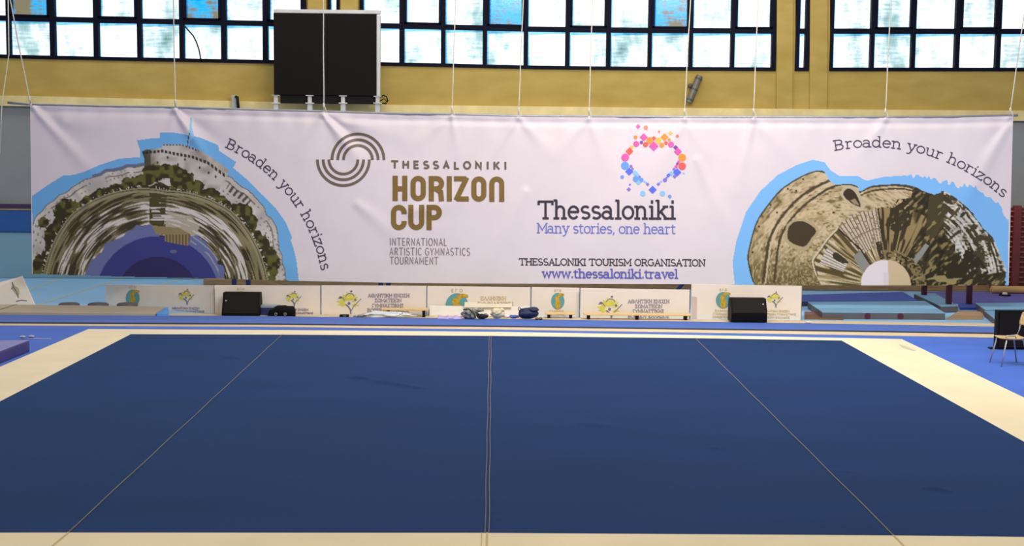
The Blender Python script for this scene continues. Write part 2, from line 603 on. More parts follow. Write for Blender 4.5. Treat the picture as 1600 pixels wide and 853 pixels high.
nt.links.new(tr.outputs[0], mx.inputs[1])
nt.links.new(gl.outputs[0], mx.inputs[2])
nt.links.new(mx.outputs[0], go.inputs[0])
m_cyan = m_glass.copy()
m_cyan.name = 'sky_tint_vent_glass'  # blue sky and its reflection painted into the vent glass tint
for n in m_cyan.node_tree.nodes:
    if n.type == 'VALTORGB':
        n.color_ramp.elements[0].position = 0.54
        n.color_ramp.elements[0].color = (0.0, 0.30, 0.72, 1)
        n.color_ramp.elements[1].color = (0.02, 0.42, 0.80, 1)
        n.color_ramp.elements[1].position = 0.62
        n.color_ramp.elements[2].color = (0.20, 0.17, 0.10, 1)
        n.color_ramp.elements[2].position = 0.74
m_fringe = bpy.data.materials.new('painted_blue_glow')  # bluish glow at the pane edges, painted as tinted strips
m_fringe.use_nodes = True
nt = m_fringe.node_tree
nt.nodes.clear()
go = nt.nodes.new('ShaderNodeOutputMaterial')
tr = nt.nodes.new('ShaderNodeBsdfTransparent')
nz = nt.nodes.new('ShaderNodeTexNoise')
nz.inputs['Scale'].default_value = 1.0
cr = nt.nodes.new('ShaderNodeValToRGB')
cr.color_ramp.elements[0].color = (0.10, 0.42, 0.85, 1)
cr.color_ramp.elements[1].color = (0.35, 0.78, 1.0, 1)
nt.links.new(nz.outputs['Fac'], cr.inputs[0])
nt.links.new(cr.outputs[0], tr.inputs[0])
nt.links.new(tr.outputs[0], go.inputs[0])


def window(idx, x0, x1, panes, vents=(), shrink=()):
    """x0..x1 outer frame, panes = pixel spans of the bottom row; rows are stacked upward"""
    fr, gp, ge, cp = MB(), MB(), MB(), MB()
    D = WY + 0.02
    rows = [(0, 53), (61, 114), (122, 175)]
    spans = [(x0, x0)] + list(panes) + [(x1, x1)]
    wx = lambda px, rpx: at(rpx, pane_bottom(rpx) - 20, D).x
    X0, X1 = at(x0, 80, D).x, at(x1, 80, D).x
    zt = at(x0, -90, D).z
    zb = lambda px: at(px, pane_bottom(px) + 5.5, D).z

    def zz(px, up):
        return at(px, pane_bottom(px) - up, D).z
    Xs = [(at(a, pane_bottom(a) - 20, D).x, at(b_, pane_bottom(b_) - 20, D).x) for a, b_ in panes]
    Xs = [(X0, X0)] + Xs + [(X1, X1)]
    for i in range(len(Xs) - 1):       # mullions
        a, c = Xs[i][1], Xs[i + 1][0]
        pa = spans[i][1]
        if c - a > 0.005:
            pm = spans[i][1] if i else x0
            fr.box(a, c, D - 0.06, D + 0.10, zb(pm), zt)
    for i, (pa, pb) in enumerate(panes):
        a, c = Xs[i + 1]
        fr.prism([(a, D - 0.06, zb(pa)), (c, D - 0.06, zb(pb)), (c, D - 0.06, zz(pb, 0)), (a, D - 0.06, zz(pa, 0))], (0, 0.16, 0))
        for r0, r1 in ((53, 61), (114, 122)):
            fr.prism([(a, D - 0.05, zz(pa, r0)), (c, D - 0.05, zz(pb, r0)), (c, D - 0.05, zz(pb, r1)), (a, D - 0.05, zz(pa, r1))], (0, 0.14, 0))
        for ri, (r0, r1) in enumerate(rows):
            aa, cc, s0, s1 = a, c, r0, r1
            if ri == 1 and i in shrink:      # opening vents have their own thicker frame
                t = 0.055
                za0, zc0, za1, zc1 = zz(pa, r0), zz(pb, r0), zz(pa, r1), zz(pb, r1)
                fr.prism([(a, D - 0.08, za0), (a + t, D - 0.08, za0), (a + t, D - 0.08, za1), (a, D - 0.08, za1)], (0, 0.12, 0))
                fr.prism([(c - t, D - 0.08, zc0), (c, D - 0.08, zc0), (c, D - 0.08, zc1), (c - t, D - 0.08, zc1)], (0, 0.12, 0))
                fr.prism([(a, D - 0.08, za0), (c, D - 0.08, zc0), (c, D - 0.08, zc0 + t * .6), (a, D - 0.08, za0 + t * .6)], (0, 0.12, 0))
                aa, cc = a + t, c - t
            tgt = cp if (ri == 1 and i in vents) else gp
            tgt.poly([(aa, D + 0.03, zz(pa, s0)), (cc, D + 0.03, zz(pb, s0)), (cc, D + 0.03, zz(pb, s1)), (aa, D + 0.03, zz(pa, s1))])
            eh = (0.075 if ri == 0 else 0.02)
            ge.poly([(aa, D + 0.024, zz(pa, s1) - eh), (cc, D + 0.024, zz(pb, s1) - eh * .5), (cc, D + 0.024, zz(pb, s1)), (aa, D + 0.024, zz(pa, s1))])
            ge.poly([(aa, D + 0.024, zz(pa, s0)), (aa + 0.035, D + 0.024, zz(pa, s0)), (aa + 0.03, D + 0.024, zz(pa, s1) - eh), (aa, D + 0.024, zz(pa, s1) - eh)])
    w = thing('window_%d' % idx, None, None, ((X0 + X1) / 2, D, zb(x0)), kind='structure')
    fr.build('window_frame', m_frame, w)
    gp.build('window_panes', m_glass, w)
    ge.build('glow_strip', m_fringe, w)
    if cp.v:
        cp.build('vent_panes', m_cyan, w)


window(1, -130, 479, [(-124, -64), (-56, 11), (17, 79), (87, 147), (155, 215), (222, 281), (288, 346), (354, 411), (419, 474)], vents=(2, 6), shrink=(2, 4, 6, 8))
window(2, 512, 531, [(517, 526)])
window(3, 562, 1212, [(568, 624), (632, 689), (696, 754), (761, 818), (825, 883), (890, 947), (954, 1012), (1018, 1076), (1082, 1141), (1147, 1205)], vents=(3, 7), shrink=(1, 3, 5, 7, 9))
window(4, 1242, 1264, [(1248, 1257)])
window(5, 1296, 1760, [(1301, 1359), (1365, 1423), (1429, 1491), (1498, 1555), (1562, 1622), (1630, 1690), (1697, 1755)], shrink=(1, 3, 5))

# padding along the wall at the left, brown wooden plinth further right
m_teal = M('pale_teal_padding', (128, 166, 182), 0.5, 0.06, 1.0)
m_bluepad = M('blue_padding', (34, 84, 150), 0.5, 0.08, 2.0)
m_plum = M('plum_band', (52, 40, 74), 0.5, 0.1, 2.0)
xl, xr = -20.0, at(300, 430, WY).x
t = thing('wall_padding', 'pale teal padding under a deep blue band along the grey wall left of the banner', 'padding', ((xl + xr) / 2, WY - 0.1, 0))
z1, z2, z3 = at(20, 363, WY - .1).z, at(20, 328, WY - .1).z, at(20, 319, WY - .1).z
MB().box(xl, xr, WY - 0.10, WY - 0.005, 0.0, z1).build('lower_pad', m_teal, t, bevel=0.02)
MB().box(xl, xr, WY - 0.13, WY - 0.005, z1 + .002, z2).build('upper_pad', m_bluepad, t, bevel=0.02)
MB().box(xl, xr, WY - 0.11, WY - 0.005, z2 + .03, z3).build('cap_rail', m_plum, t)
MB().box(xl, xr, WY - 0.14, WY - 0.005, z2 + .002, z2 + .03).build('trim_strip', m_wood, t)
xl2 = at(312, 440, 32.2).x
o = MB().box(xl2, 20, 32.6, WY - 0.01, 0.0, 0.16).build('trim_3', m_wood, bevel=0.02)
tag(o, kind='structure')

# ================================================================== FLOOR COVERINGS
ZM = 0.12
m_royal = M('royal_blue_carpet', (56, 102, 200), 0.95, 0.10, 1.5, bump=0.3, bscale=200, sheen=0.15, detail=8, spec=0.2)
m_navy = M('navy_mat_carpet', (18, 42, 92), 0.9, 0.12, 1.0, bump=0.25, bscale=220, sheen=0.16, sheen_tint=(.35, .65, 1), spec=0.06, detail=9, stretch=(0.35, 1.4, 1))
m_cream = M('cream_mat_carpet', (232, 216, 180), 0.95, 0.05, 1.2, bump=0.2, bscale=200, sheen=0.15, spec=0.2)
m_tape = M('olive_grey_seam_tape', (96, 91, 88), 0.8, 0.15, 6)
m_seamc = M('cream_seam', (196, 176, 128), 0.9, 0.1, 6)

CX = [-170, 0, 400, 780, 1100, 1300, 1550, 1780]
CYP = [507.6, 508.2, 510, 514.5, 519.6, 522.5, 527, 530.5]
far_c = [gr(x, y + .3, 0.001) for x, y in zip(CX, CYP)]
far_c = [Vector((-16, far_c[0].y, .001))] + far_c + [Vector((16, far_c[-1].y, .001))]
o = MB().prism([Vector((-16, 6, .001)), Vector((16, 6, .001))] + far_c[::-1], (0, 0, 0.011)).build('carpet', m_royal)
tag(o, 'royal blue carpet laid all around the cream bordered exercise mat', 'carpet')


def extrap(P, Q, Y):
    return P + (Q - P) * ((Y - P.y) / (Q.y - P.y))


nearL, nearR = gr(0, 834.5, ZM), gr(1600, 841, ZM)


def near_at_line(P, Q):
    """intersection (plan) of the line P-Q with the near edge of the blue field"""
    a, b_ = P, Q - P
    c, dd = nearL, nearR - nearL
    det = b_.x * (-dd.y) + dd.x * b_.y
    s = ((c.x - a.x) * (-dd.y) + dd.x * (c.y - a.y)) / det
    return a + b_ * s


FL, FR = gr(204.5, 522, ZM), gr(1315, 532, ZM)
cols_far = [FL, gr(441, 522.8, ZM), gr(766, 524.7, ZM), gr(1086, 528.3, ZM), FR]
NL = near_at_line(FL, gr(0, 627, ZM))
NR = near_at_line(FR, gr(1600, 690, ZM))
cols_near = [NL, gr(107, 832, ZM), gr(761, 832.5, ZM), gr(1396, 836.5, ZM), NR]
OFL, OFR = gr(138, 514, ZM), gr(1409, 529.7, ZM)
out_far = [None, gr(441, 515.6, ZM), gr(766, 518.2, ZM), gr(1086, 523.4, ZM), None]
dv = Vector((0, -1.0, 0))
ol2, or2 = gr(0, 573, ZM), gr(1600, 621, ZM)
ONL = extrap(OFL, ol2, NL.y - 1.0)
ONR = extrap(OFR, or2, NR.y - 1.0)

mat_t = thing('exercise_mat', 'large navy gymnastics floor mat with wide cream border filling the foreground', 'exercise mat', (0, 18, 0))
# low creases in the navy cloth: (pixel ends, height, width)
CR = [((543, 588), (580, 593), 0.016, 0.06), ((575, 594), (662, 608), 0.018, 0.07), ((1175, 620), (1200, 621.5), 0.016, 0.05),
      ((1285, 728), (1310, 727), 0.012, 0.04), ((1290, 736), (1335, 738), 0.012, 0.04), ((1440, 762), (1490, 770), 0.014, 0.05),
      ((1108, 699), (1128, 701), 0.010, 0.04), ((345, 558), (372, 560), 0.012, 0.06), ((262, 697), (272, 697), 0.010, 0.03),
      ((762, 809), (790, 810), 0.010, 0.03), ((900, 662), (965, 668), 0.012, 0.10)]
CRW = [(gr(*p, ZM), gr(*q, ZM), hh, ww) for p, q, hh, ww in CR]


def crease(x, y):
    z = 0
    for P, Q, hh, ww in CRW:
        if not (min(P.x, Q.x) - .4 < x < max(P.x, Q.x) + .4 and min(P.y, Q.y) - .4 < y < max(P.y, Q.y) + .4):
            continue
        dx, dy = Q.x - P.x, Q.y - P.y
        L2 = dx * dx + dy * dy
        s = max(0, min(1, ((x - P.x) * dx + (y - P.y) * dy) / L2))
        cx, cy = P.x + dx * s, P.y + dy * s
        e_ = math.sin(math.pi * s) ** 0.5 if 0 < s < 1 else 0
        z += 1.9 * hh * e_ * math.exp(-((x - cx) ** 2 + (y - cy) ** 2) / (ww * ww))
    z += 0.012 * math.sin(x * 0.9 + 1.3) * math.sin(y * 0.8 + x * 0.25)
    return z


def grid(mb, A, B_, C_, D_, nu, nv, fn=None):
    """A-B far edge, D-C near edge"""
    vs = []
    for j in range(nv + 1):
        for i in range(nu + 1):
            u, v = i / nu, j / nv
            p = (A * (1 - u) + B_ * u) * (1 - v) + (D_ * (1 - u) + C_ * u) * v
            if fn:
                edge = min(u, 1 - u, v, 1 - v)
                p = p + Vector((0, 0, fn(p.x, p.y) * min(1, edge * 12)))
            vs.append(p)
    w = nu + 1
    mb.add(vs, [(j * w + i, (j + 1) * w + i, (j + 1) * w + i + 1, j * w + i + 1) for j in range(nv) for i in range(nu)])


for i in range(4):
    b = MB()
    nu = int((cols_far[i + 1] - cols_far[i]).length / 0.05)
    grid(b, cols_far[i], cols_far[i + 1], cols_near[i + 1], cols_near[i], nu, 240, crease)
    b.build('navy_strip', m_navy, mat_t, smooth=True)
# cream border: far, near, left and right runs, with a skirt down to the carpet
b = MB()
far_in = cols_far
fo = [OFL] + [out_far[1], out_far[2], out_far[3]] + [OFR]
skirt = lambda p, v_: Vector((p.x + v_[0], p.y + v_[1], 0.012))
b.strip(fo, far_in)
b.strip([skirt(p, (0, 0.06)) for p in fo], fo)
b.build('border', m_cream, mat_t)
b = MB()
no = [ONL] + [p + dv for p in cols_near[1:4]] + [ONR]
b.strip(cols_near, no)
b.strip(no, [skirt(p, (0, -0.06)) for p in no])
b.build('border', m_cream, mat_t)
b = MB()
b.strip([OFL, ONL], [FL, NL])
b.strip([skirt(OFL, (-.06, .06)), skirt(ONL, (-.06, -.06))], [OFL, ONL])
b.build('border', m_cream, mat_t)
b = MB()
midL = [FR + (NR - FR) * s for s in (0, .02, .2, .5, 1)]
midO = [OFR + (ONR - OFR) * s for s in (0, .02, .2, .5, 1)]
b.strip(midL, midO)
b.strip([OFR, ONR], [skirt(OFR, (.06, .06)), skirt(ONR, (.06, -.06))])
b.build('border', m_cream, mat_t)
# seams
for i, w in ((1, 0.016), (2, 0.010), (3, 0.016)):
    A, B_ = cols_far[i], cols_near[i]
    lift = Vector((0, 0, 0.006))
    b = MB()
    offs = (-0.017, 0.017) if i == 2 else (0.0,)
    n = 60
    for ofx in offs:
        L_, R_ = [], []
        for s in range(n + 1):
            p = A.lerp(B_, s / n) + lift
            wob = 0.003 * math.sin(s * .55 + i)
            L_.append(p + Vector((ofx + wob - w / 2, 0, 0)))
            R_.append(p + Vector((ofx + wob + w / 2, 0, 0)))
        b.strip(L_, R_)
    b.build('seam_tape', m_tape, mat_t)
    b = MB()
    P, Q = B_ + Vector((0, 0, .004)), B_ + dv + Vector((0.0, 0, .004))
    if i == 1:
        Q.x -= 0.03
    b.strip([P + Vector((-.009, 0, 0)), Q + Vector((-.009, 0, 0))], [P + Vector((.009, 0, 0)), Q + Vector((.009, 0, 0))])
    if i == 2:
        b.strip([P + Vector((-.05, 0, 0)), Q + Vector((-.05, 0, 0))], [P + Vector((-.042, 0, 0)), Q + Vector((-.042, 0, 0))])
    b.build('border_seam', m_seamc, mat_t)
# grey scuff on the right-hand border
b = MB()
m_scuff = M('grey_scuff', (188, 180, 160), 0.9, 0.1, 5)
for poly in ([(1404, 538), (1416, 541), (1432, 548), (1424, 547.5), (1410, 543)],):
    b.poly([gr(x, y, ZM) + Vector((0, 0, .003)) for x, y in poly])
b.build('scuff_mark', m_scuff, mat_t)

# ---------------------------------------------------------------- runway
RX = [-170, 0, 400, 780, 1100, 1300, 1550, 1780]
r_front = [507.6, 508.2, 510, 514.5, 519.6, 522.5, 527, 530.5]
r_dark = [503.7, 504.2, 506.2, 510.2, 514.7, 517.2, 521.7, 525]
r_blue0 = [502.6, 503.0, 505.0, 508.7, 513, 515.7, 519.6, 522.5]
r_blue1 = [491, 491.5, 493.7, 498, 502.6, 505.6, 510, 513]
r_back = [486.5, 487.5, 490.2, 494.7, 498.8, 501.3, 505.3, 508]
m_beige = M('beige_runway_edge', (214, 192, 152), 0.9, 0.06, 2)
m_runblue = M('blue_runway_carpet', (44, 92, 182), 0.9, 0.08, 2, sheen=0.2, spec=0.2)
m_dark = M('dark_mat_side', (44, 44, 60), 0.8, 0.1, 2)
rw = thing('vault_runway', 'long narrow blue runway edged in beige lying behind the exercise mat', 'runway', gr(780, 505))
b = MB()
A = [gr(x, y, 0.02) for x, y in zip(RX, r_front)]
B_ = [gr(x, y, 0.02) for x, y in zip(RX, r_back)]
b.strip(A, B_)
b.strip([p - Vector((0, 0, .02)) for p in A], A)
b.strip(B_, [p - Vector((0, 0, .02)) for p in B_])
b.build('beige_underlay', m_beige, rw)
b = MB()
A = [gr(x, y, 0.045) for x, y in zip(RX, r_blue0)]
B_ = [gr(x, y, 0.045) for x, y in zip(RX, r_blue1)]
b.strip(A, B_)
b.strip(B_, [p - Vector((0, 0, .025)) for p in B_])
b.build('blue_track', m_runblue, rw)
b = MB()
b.strip([Vector((p.x, p.y - .03, .021)) for p in A], A)
b.build('dark_edge', m_dark, rw)

# ================================================================== BANNER
BY = 28.2
TOPX = [47, 160, 274, 400, 505, 600, 706, 811, 922, 1070, 1177, 1384, 1480, 1583]
TOPY = [164.5, 167.5, 169, 173, 175.5, 178.5, 180, 182.5, 183.2, 183.8, 184, 184.3, 184, 181.5]
BOTX = [50, 200, 330, 467, 600, 750, 1080, 1250, 1450, 1576]
BOTY = [427.5, 432, 434.6, 438.7, 441.5, 443, 444, 445.5, 446, 445.5]
TIES = [(50, 166), (274, 170), (506, 176), (706, 180), (811, 182), (920, 183), (1070, 184), (1177, 184), (1384, 184), (1580, 183)]
FOLDS = [   # px0, py0, px1, py1, width px, depth m
    (52, 168, 150, 275, 10, 0.050), (60, 166, 120, 230, 14, -0.03), (100, 190, 230, 200, 22, 0.025),
    (274, 172, 330, 260, 9, 0.055), (280, 172, 360, 235, 10, -0.03), (274, 172, 262, 215, 8, 0.02),
    (506, 180, 560, 250, 9, 0.055), (510, 180, 580, 235, 8, -0.04), (506, 182, 470, 240, 12, 0.03), (515, 182, 640, 215, 12, 0.03),
    (706, 182, 640, 230, 10, 0.025), (706, 182, 716, 240, 8, 0.02), (808, 184, 740, 290, 9, 0.030), (811, 184, 860, 240, 10, 0.025),
    (920, 185, 870, 240, 9, 0.022), (920, 185, 950, 260, 10, 0.022), (1070, 186, 1100, 240, 10, 0.022), (1070, 186, 1035, 260, 9, 0.02),
    (1177, 186, 1150, 300, 10, 0.03), (1177, 186, 1230, 240, 12, 0.025), (1384, 186, 1340, 250, 10, 0.025), (1384, 186, 1440, 240, 12, 0.02),
    (1578, 186, 1490, 350, 13, 0.030), (1580, 186, 1540, 230, 8, -0.025), (1500, 330, 1440, 420, 16, 0.03),
    (120, 300, 215, 400, 14, 0.025), (640, 330, 780, 300, 18, 0.02), (560, 320, 660, 400, 16, 0.02), (330, 360, 480, 430, 14, 0.02),
    (1090, 250, 1160, 420, 14, 0.02), (820, 300, 760, 430, 16, 0.022),
]


def bdisp(px, py):
    """how far the cloth bulges toward the hall at this spot, metres"""
    z = 0.02 * math.sin(px / 61.0 + 0.8 * math.sin(py / 70)) + 0.012 * math.sin(px / 27.0 + py / 38.0 + 1.0)
    ty = interp(px, TOPX, TOPY)
    g = math.exp(-((py - ty) / 22.0) ** 2)
    z += 0.014 * g * math.sin(px / 5.5 + 3 * math.sin(px / 90)) * (0.4 + 0.6 * math.sin(px / 140 + 2) ** 2)
    z += -0.03 * math.exp(-((py - ty - 9) / 5.0) ** 2)
    for x0, y0, x1, y1, w, a_ in FOLDS:
        if px < min(x0, x1) - 40 or px > max(x0, x1) + 40 or py < min(y0, y1) - 40 or py > max(y0, y1) + 40:
            continue
        dx, dy = x1 - x0, y1 - y0
        s = max(0, min(1, ((px - x0) * dx + (py - y0) * dy) / (dx * dx + dy * dy)))
        q = (px - x0 - dx * s) ** 2 + (py - y0 - dy * s) ** 2
        ww = w * (0.45 + 0.9 * s)
        z += 1.5 * a_ * (1 - 0.75 * s) * math.exp(-q / (ww * ww))
    return z


def bsurf(px, py, off=0.0):
    return at(px, py, BY - bdisp(px, py) - off)


bx0 = at(800, 440, BY)
ban = thing('banner', 'wide white tournament banner with two round city collages hanging across the hall', 'banner', (bx0.x, BY, bx0.z))
m_cloth = M('white_banner_cloth', (226, 216, 222), 0.55, 0.02, 2, spec=0.35)
b = MB()
nu, nv = 820, 150
vs = []
for j in range(nv + 1):
    for i in range(nu + 1):
        u, v = i / nu, j / nv
        x_t = 47 + (1583 - 47) * u
        x_b = 50 + (1576 - 50) * u
        yt, yb = interp(x_t, TOPX, TOPY), interp(x_b, BOTX, BOTY)
        px = x_t + (x_b - x_t) * v
        py = yt + (yb - yt) * v
        vs.append(bsurf(px, py))
w = nu + 1
b.add(vs, [(j * w + i, (j + 1) * w + i, (j + 1) * w + i + 1, j * w + i + 1) for j in range(nv) for i in range(nu)])
b.build('cloth', m_cloth, ban, smooth=True)
m_steel = M('galvanised_steel', (150, 154, 165), 0.35, 0.1, 3, metal=0.6)
b = MB()
b.tube([at(x, y - 1.2, BY + 0.03) for x, y in zip([12] + TOPX + [1590], [161.5] + TOPY + [181.3])], 0.026)
b.build('top_pole', m_steel, ban, smooth=True)
# printing inks
i_dark = M('plum_ink', (66, 56, 84), 0.6, 0.03)
i_black = M('charcoal_ink', (52, 46, 62), 0.6, 0.03)
i_gold = M('bronze_ink', (128, 100, 44), 0.55, 0.05)
i_taupe = M('taupe_ink', (112, 96, 84), 0.55, 0.05)
i_grey = M('warm_grey_ink', (140, 122, 118), 0.6, 0.03)
i_blue = M('periwinkle_ink', (112, 124, 205), 0.6, 0.03)
i_purp = M('violet_ink', (96, 96, 190), 0.6, 0.03)

b = MB()
write_arc(b, 'Broaden your horizons', 248, 466, 258, 66.3, 9.6, 15.0, 1.7, bsurf)
b.build('curved_lettering', i_dark, ban)
b = MB()
write_arc(b, 'Broaden your horizons', 1362, 534.5, 305, 101.0, 47.6, 15.0, 1.7, bsurf)
b.build('curved_lettering', i_dark, ban)
b = MB()
write_line(b, 'THESSALONIKI', 611.5, 792, 262.3, 264.2, 10.6, 3.0, bsurf, serif=False, track=3.6)
b.build('lettering', i_taupe, ban)
for s, xa, xb, ya in (('INTERNATIONAL', 608.5, 698.5, 383.2), ('ARTISTIC GYMNASTICS', 608.5, 734.5, 398.4), ('TOURNAMENT', 609, 685, 412.6)):
    b = MB()
    write_line(b, s, xa, xb, ya, ya + 0.5, 11.2, 1.15, bsurf, serif=False, track=1.0)
    b.build('lettering', i_grey, ban)
b = MB()
write_line(b, 'Thessaloniki', 840.5, 1056, 341, 341.6, 26, 3.7, bsurf, track=.25)
b.build('lettering', i_black, ban)
b = MB()
write_line(b, 'Many stories, one heart', 839, 1056, 363.5, 365, 14.6, 1.75, bsurf)
b.build('lettering', i_blue, ban)
b = MB()
write_line(b, 'THESSALONIKI TOURISM ORGANISATION', 811, 1102.5, 413.8, 415.6, 9.9, 1.55, bsurf)
b.build('lettering', i_black, ban)
b = MB()
write_line(b, 'www.thessaloniki.travel', 847, 1059.5, 433.6, 434.6, 12.6, 2.2, bsurf)
b.build('lettering', i_purp, ban)


# heavy rounded title letters
def rrect_arc(x0, y0, x1, y1, r, parts):
    """centre-line of a rounded box; parts picks the run"""
    return parts


def title(mb, ch, x, y, W, H, w):
    """letter in a box whose top-left is x,y; strokes of width w kept inside"""
    a, c = x + w / 2, x + W - w / 2
    t_, bt = y + w / 2, y + H - w / 2
    r = (c - a) / 2
    m_ = (a + c) / 2
    up = [(m_ + r * math.cos(math.radians(g)), t_ + r - r * math.sin(math.radians(g))) for g in range(180, -1, -15)]
    dn = [(m_ + r * math.cos(math.radians(g)), bt - r - r * math.sin(math.radians(g))) for g in range(0, -181, -15)]
    R_ = lambda p, cap=0: ribbon(mb, p, w, bsurf, 0.009, cap)
    if ch == 'H':
        R_([(a, y), (a, y + H)]); R_([(c, y), (c, y + H)]); R_([(a, y + H * .52), (c, y + H * .52)])
    elif ch == 'O':
        R_(up + dn + [up[0]])
    elif ch == 'R':
        R_([(a, y + H), (a, t_), (m_, t_)] + [(m_ + r * math.cos(math.radians(g)), t_ + r - r * math.sin(math.radians(g))) for g in range(75, -91, -15)] + [(a, t_ + 2 * r)])
        R_([(m_ - 1, t_ + 2 * r), (c - 1.5, t_ + 2 * r + 5), (c, y + H)])
    elif ch == 'I':
        R_([(a, y), (a, y + H)])
    elif ch == 'Z':
        R_([(x, t_), (c, t_)], 0); R_([(c, t_), (a, bt)], w * .3); R_([(a, bt), (x + W, bt)], 0)
    elif ch == 'N':
        R_([(a, y + H)] + up + [(c, y + H)])
    elif ch == 'C':
        R_([(c, y + H * .36)] + up[::-1] + dn[::-1][0:] + [(c, y + H * .64)])
    elif ch == 'U':
        R_([(c, y)] + dn + [(a, y)])
    elif ch == 'P':
        R_([(a, y + H), (a, t_), (m_, t_)] + [(m_ + r * math.cos(math.radians(g)), t_ + r - r * math.sin(math.radians(g))) for g in range(75, -91, -15)] + [(a, t_ + 2 * r)])


b = MB()
for ch, x, W in (('H', 613.5, 23), ('O', 641.5, 24), ('R', 670, 24), ('I', 698, 8), ('Z', 709.5, 23), ('O', 736.5, 23.5), ('N', 764.5, 23.5)):
    title(b, ch, x, 274.5 + (x - 613) * .008, W, 39.5, 8.0)
for ch, x, W in (('C', 611, 24.5), ('U', 638, 25), ('P', 666.5, 24)):
    title(b, ch, x, 320, W, 39.5, 8.0)
b.build('title_lettering', i_gold, ban)
b = MB()
for r in (40.6, 31.5, 22.6):
    ribbon(b, [(559.4 + r * math.cos(math.radians(g)), 249.8 - r * math.sin(math.radians(g))) for g in range(0, 181, 6)], 4.2, bsurf)
    ribbon(b, [(536.6 + r * math.cos(math.radians(g)), 249.2 + r * math.sin(math.radians(g))) for g in range(0, 181, 6)], 4.2, bsurf)
b.build('arcs_emblem', i_taupe, ban)

# heart of dots and diamonds
HC = {'p': (226, 92, 178), 'o': (245, 150, 62), 'y': (252, 196, 70), 'r': (238, 98, 92), 'b': (88, 112, 242), 'c': (104, 160, 250), 'l': (140, 200, 248),
      'v': (140, 120, 212), 'd': (134, 74, 168), 's': (236, 138, 104)}
HS = [  # kind, x, y, r in crop pixels (6.32 per photo pixel), colour
    ('q', 298, 80, 25, 'p'), ('c', 374, 91, 22, 's'), ('c', 505, 129, 11, 's'), ('q', 617, 147, 22, 'y'), ('q', 685, 174, 20, 's'), ('c', 272, 186, 19, 'o'),
    ('q', 353, 186, 40, 'p'), ('q', 558, 186, 40, 'o'), ('q', 453, 196, 24, 'r'), ('c', 413, 218, 34, 'o'), ('c', 498, 218, 28, 'y'), ('c', 604, 211, 16, 'o'),
    ('c', 330, 237, 17, 'd'), ('c', 279, 252, 29, 'p'), ('c', 371, 258, 26, 'r'), ('q', 452, 274, 50, 'p'), ('c', 531, 264, 24, 'o'), ('c', 573, 243, 19, 'r'),
    ('c', 622, 258, 29, 'p'), ('q', 235, 283, 20, 'y'), ('q', 212, 325, 40, 'r'), ('q', 668, 286, 24, 'd'), ('q', 690, 327, 40, 'p'), ('c', 170, 385, 38, 'p'),
    ('c', 733, 387, 38, 'o'), ('c', 697, 430, 14, 'p'), ('c', 684, 448, 12, 'd'), ('c', 672, 475, 16, 'p'), ('c', 732, 471, 38, 'r'), ('c', 168, 466, 39, 'c'),
    ('c', 228, 472, 15, 'v'), ('c', 243, 498, 12, 'v'), ('q', 210, 524, 40, 'b'), ('c', 651, 502, 14, 'v'), ('q', 683, 532, 42, 'b'), ('q', 660, 572, 22, 'v'),
    ('c', 748, 542, 10, 'l'), ('q', 268, 536, 28, 'l'), ('q', 290, 556, 20, 'l'), ('q', 627, 542, 26, 'l'), ('q', 596, 562, 20, 'b'), ('c', 140, 577, 18, 'c'),
    ('c', 313, 575, 11, 'v'), ('c', 276, 597, 31, 'c'), ('c', 329, 606, 22, 'c'), ('q', 302, 634, 26, 'l'), ('c', 563, 608, 21, 'v'), ('c', 580, 585, 10, 'v'),
    ('c', 361, 621, 9, 'l'), ('c', 378, 632, 9, 'l'), ('q', 392, 650, 18, 'v'), ('c', 525, 622, 9, 'l'), ('c', 512, 633, 8, 'l'), ('q', 497, 650, 18, 'v'),
    ('c', 217, 653, 10, 'v'), ('q', 206, 700, 22, 'v'), ('q', 441, 704, 40, 'b'), ('c', 344, 741, 26, 'l'), ('c', 538, 741, 26, 'l'), ('q', 610, 770, 22, 'c')]
b = MB()
keys = list(HC)
midx = []
for kd, x, y, r, c in HS:
    X, Y, R_ = 950 + x / 6.32, 185 + y / 6.32, r / 6.32
    if kd == 'c':
        disc(b, X, Y, R_, R_, bsurf, 0.009, 24)
    else:
        shape(b, [(X, Y - R_), (X + R_, Y), (X, Y + R_), (X - R_, Y)], bsurf, 0.009)
    midx.append(keys.index(c))
o = b.build('heart_emblem', None, ban)
for key in keys:
    o.data.materials.append(M('heart_ink_' + key, HC[key], 0.6, 0.03))
o.data.polygons.foreach_set('material_index', midx)

# ---- the two round collages, painted cell by cell on a fine grid
_rng = np.random.RandomState(11)
_LAT = _rng.rand(64, 256)


def vnoise(x, y, seed=0):
    x = np.asarray(x, float) + seed * 17.3
    y = np.asarray(y, float) + seed * 5.7
    xi, yi = np.floor(x).astype(int), np.floor(y).astype(int)
    fx, fy = x - xi, y - yi
    fx, fy = fx * fx * (3 - 2 * fx), fy * fy * (3 - 2 * fy)
    L = lambda a_, b_: _LAT[np.mod(a_, 64), np.mod(b_, 256)]
    return (L(xi, yi) * (1 - fx) + L(xi + 1, yi) * fx) * (1 - fy) + (L(xi, yi + 1) * (1 - fx) + L(xi + 1, yi + 1) * fx) * fy


def inpoly(PX, PY, pts):
    r = np.zeros(PX.shape, bool)
    n = len(pts)
    for i in range(n):
        x0, y0 = pts[i]
        x1, y1 = pts[(i + 1) % n]
        if y0 == y1:
            continue
        c = ((y0 > PY) != (y1 > PY)) & (PX < (x1 - x0) * (PY - y0) / (y1 - y0) + x0)
        r ^= c
    return r


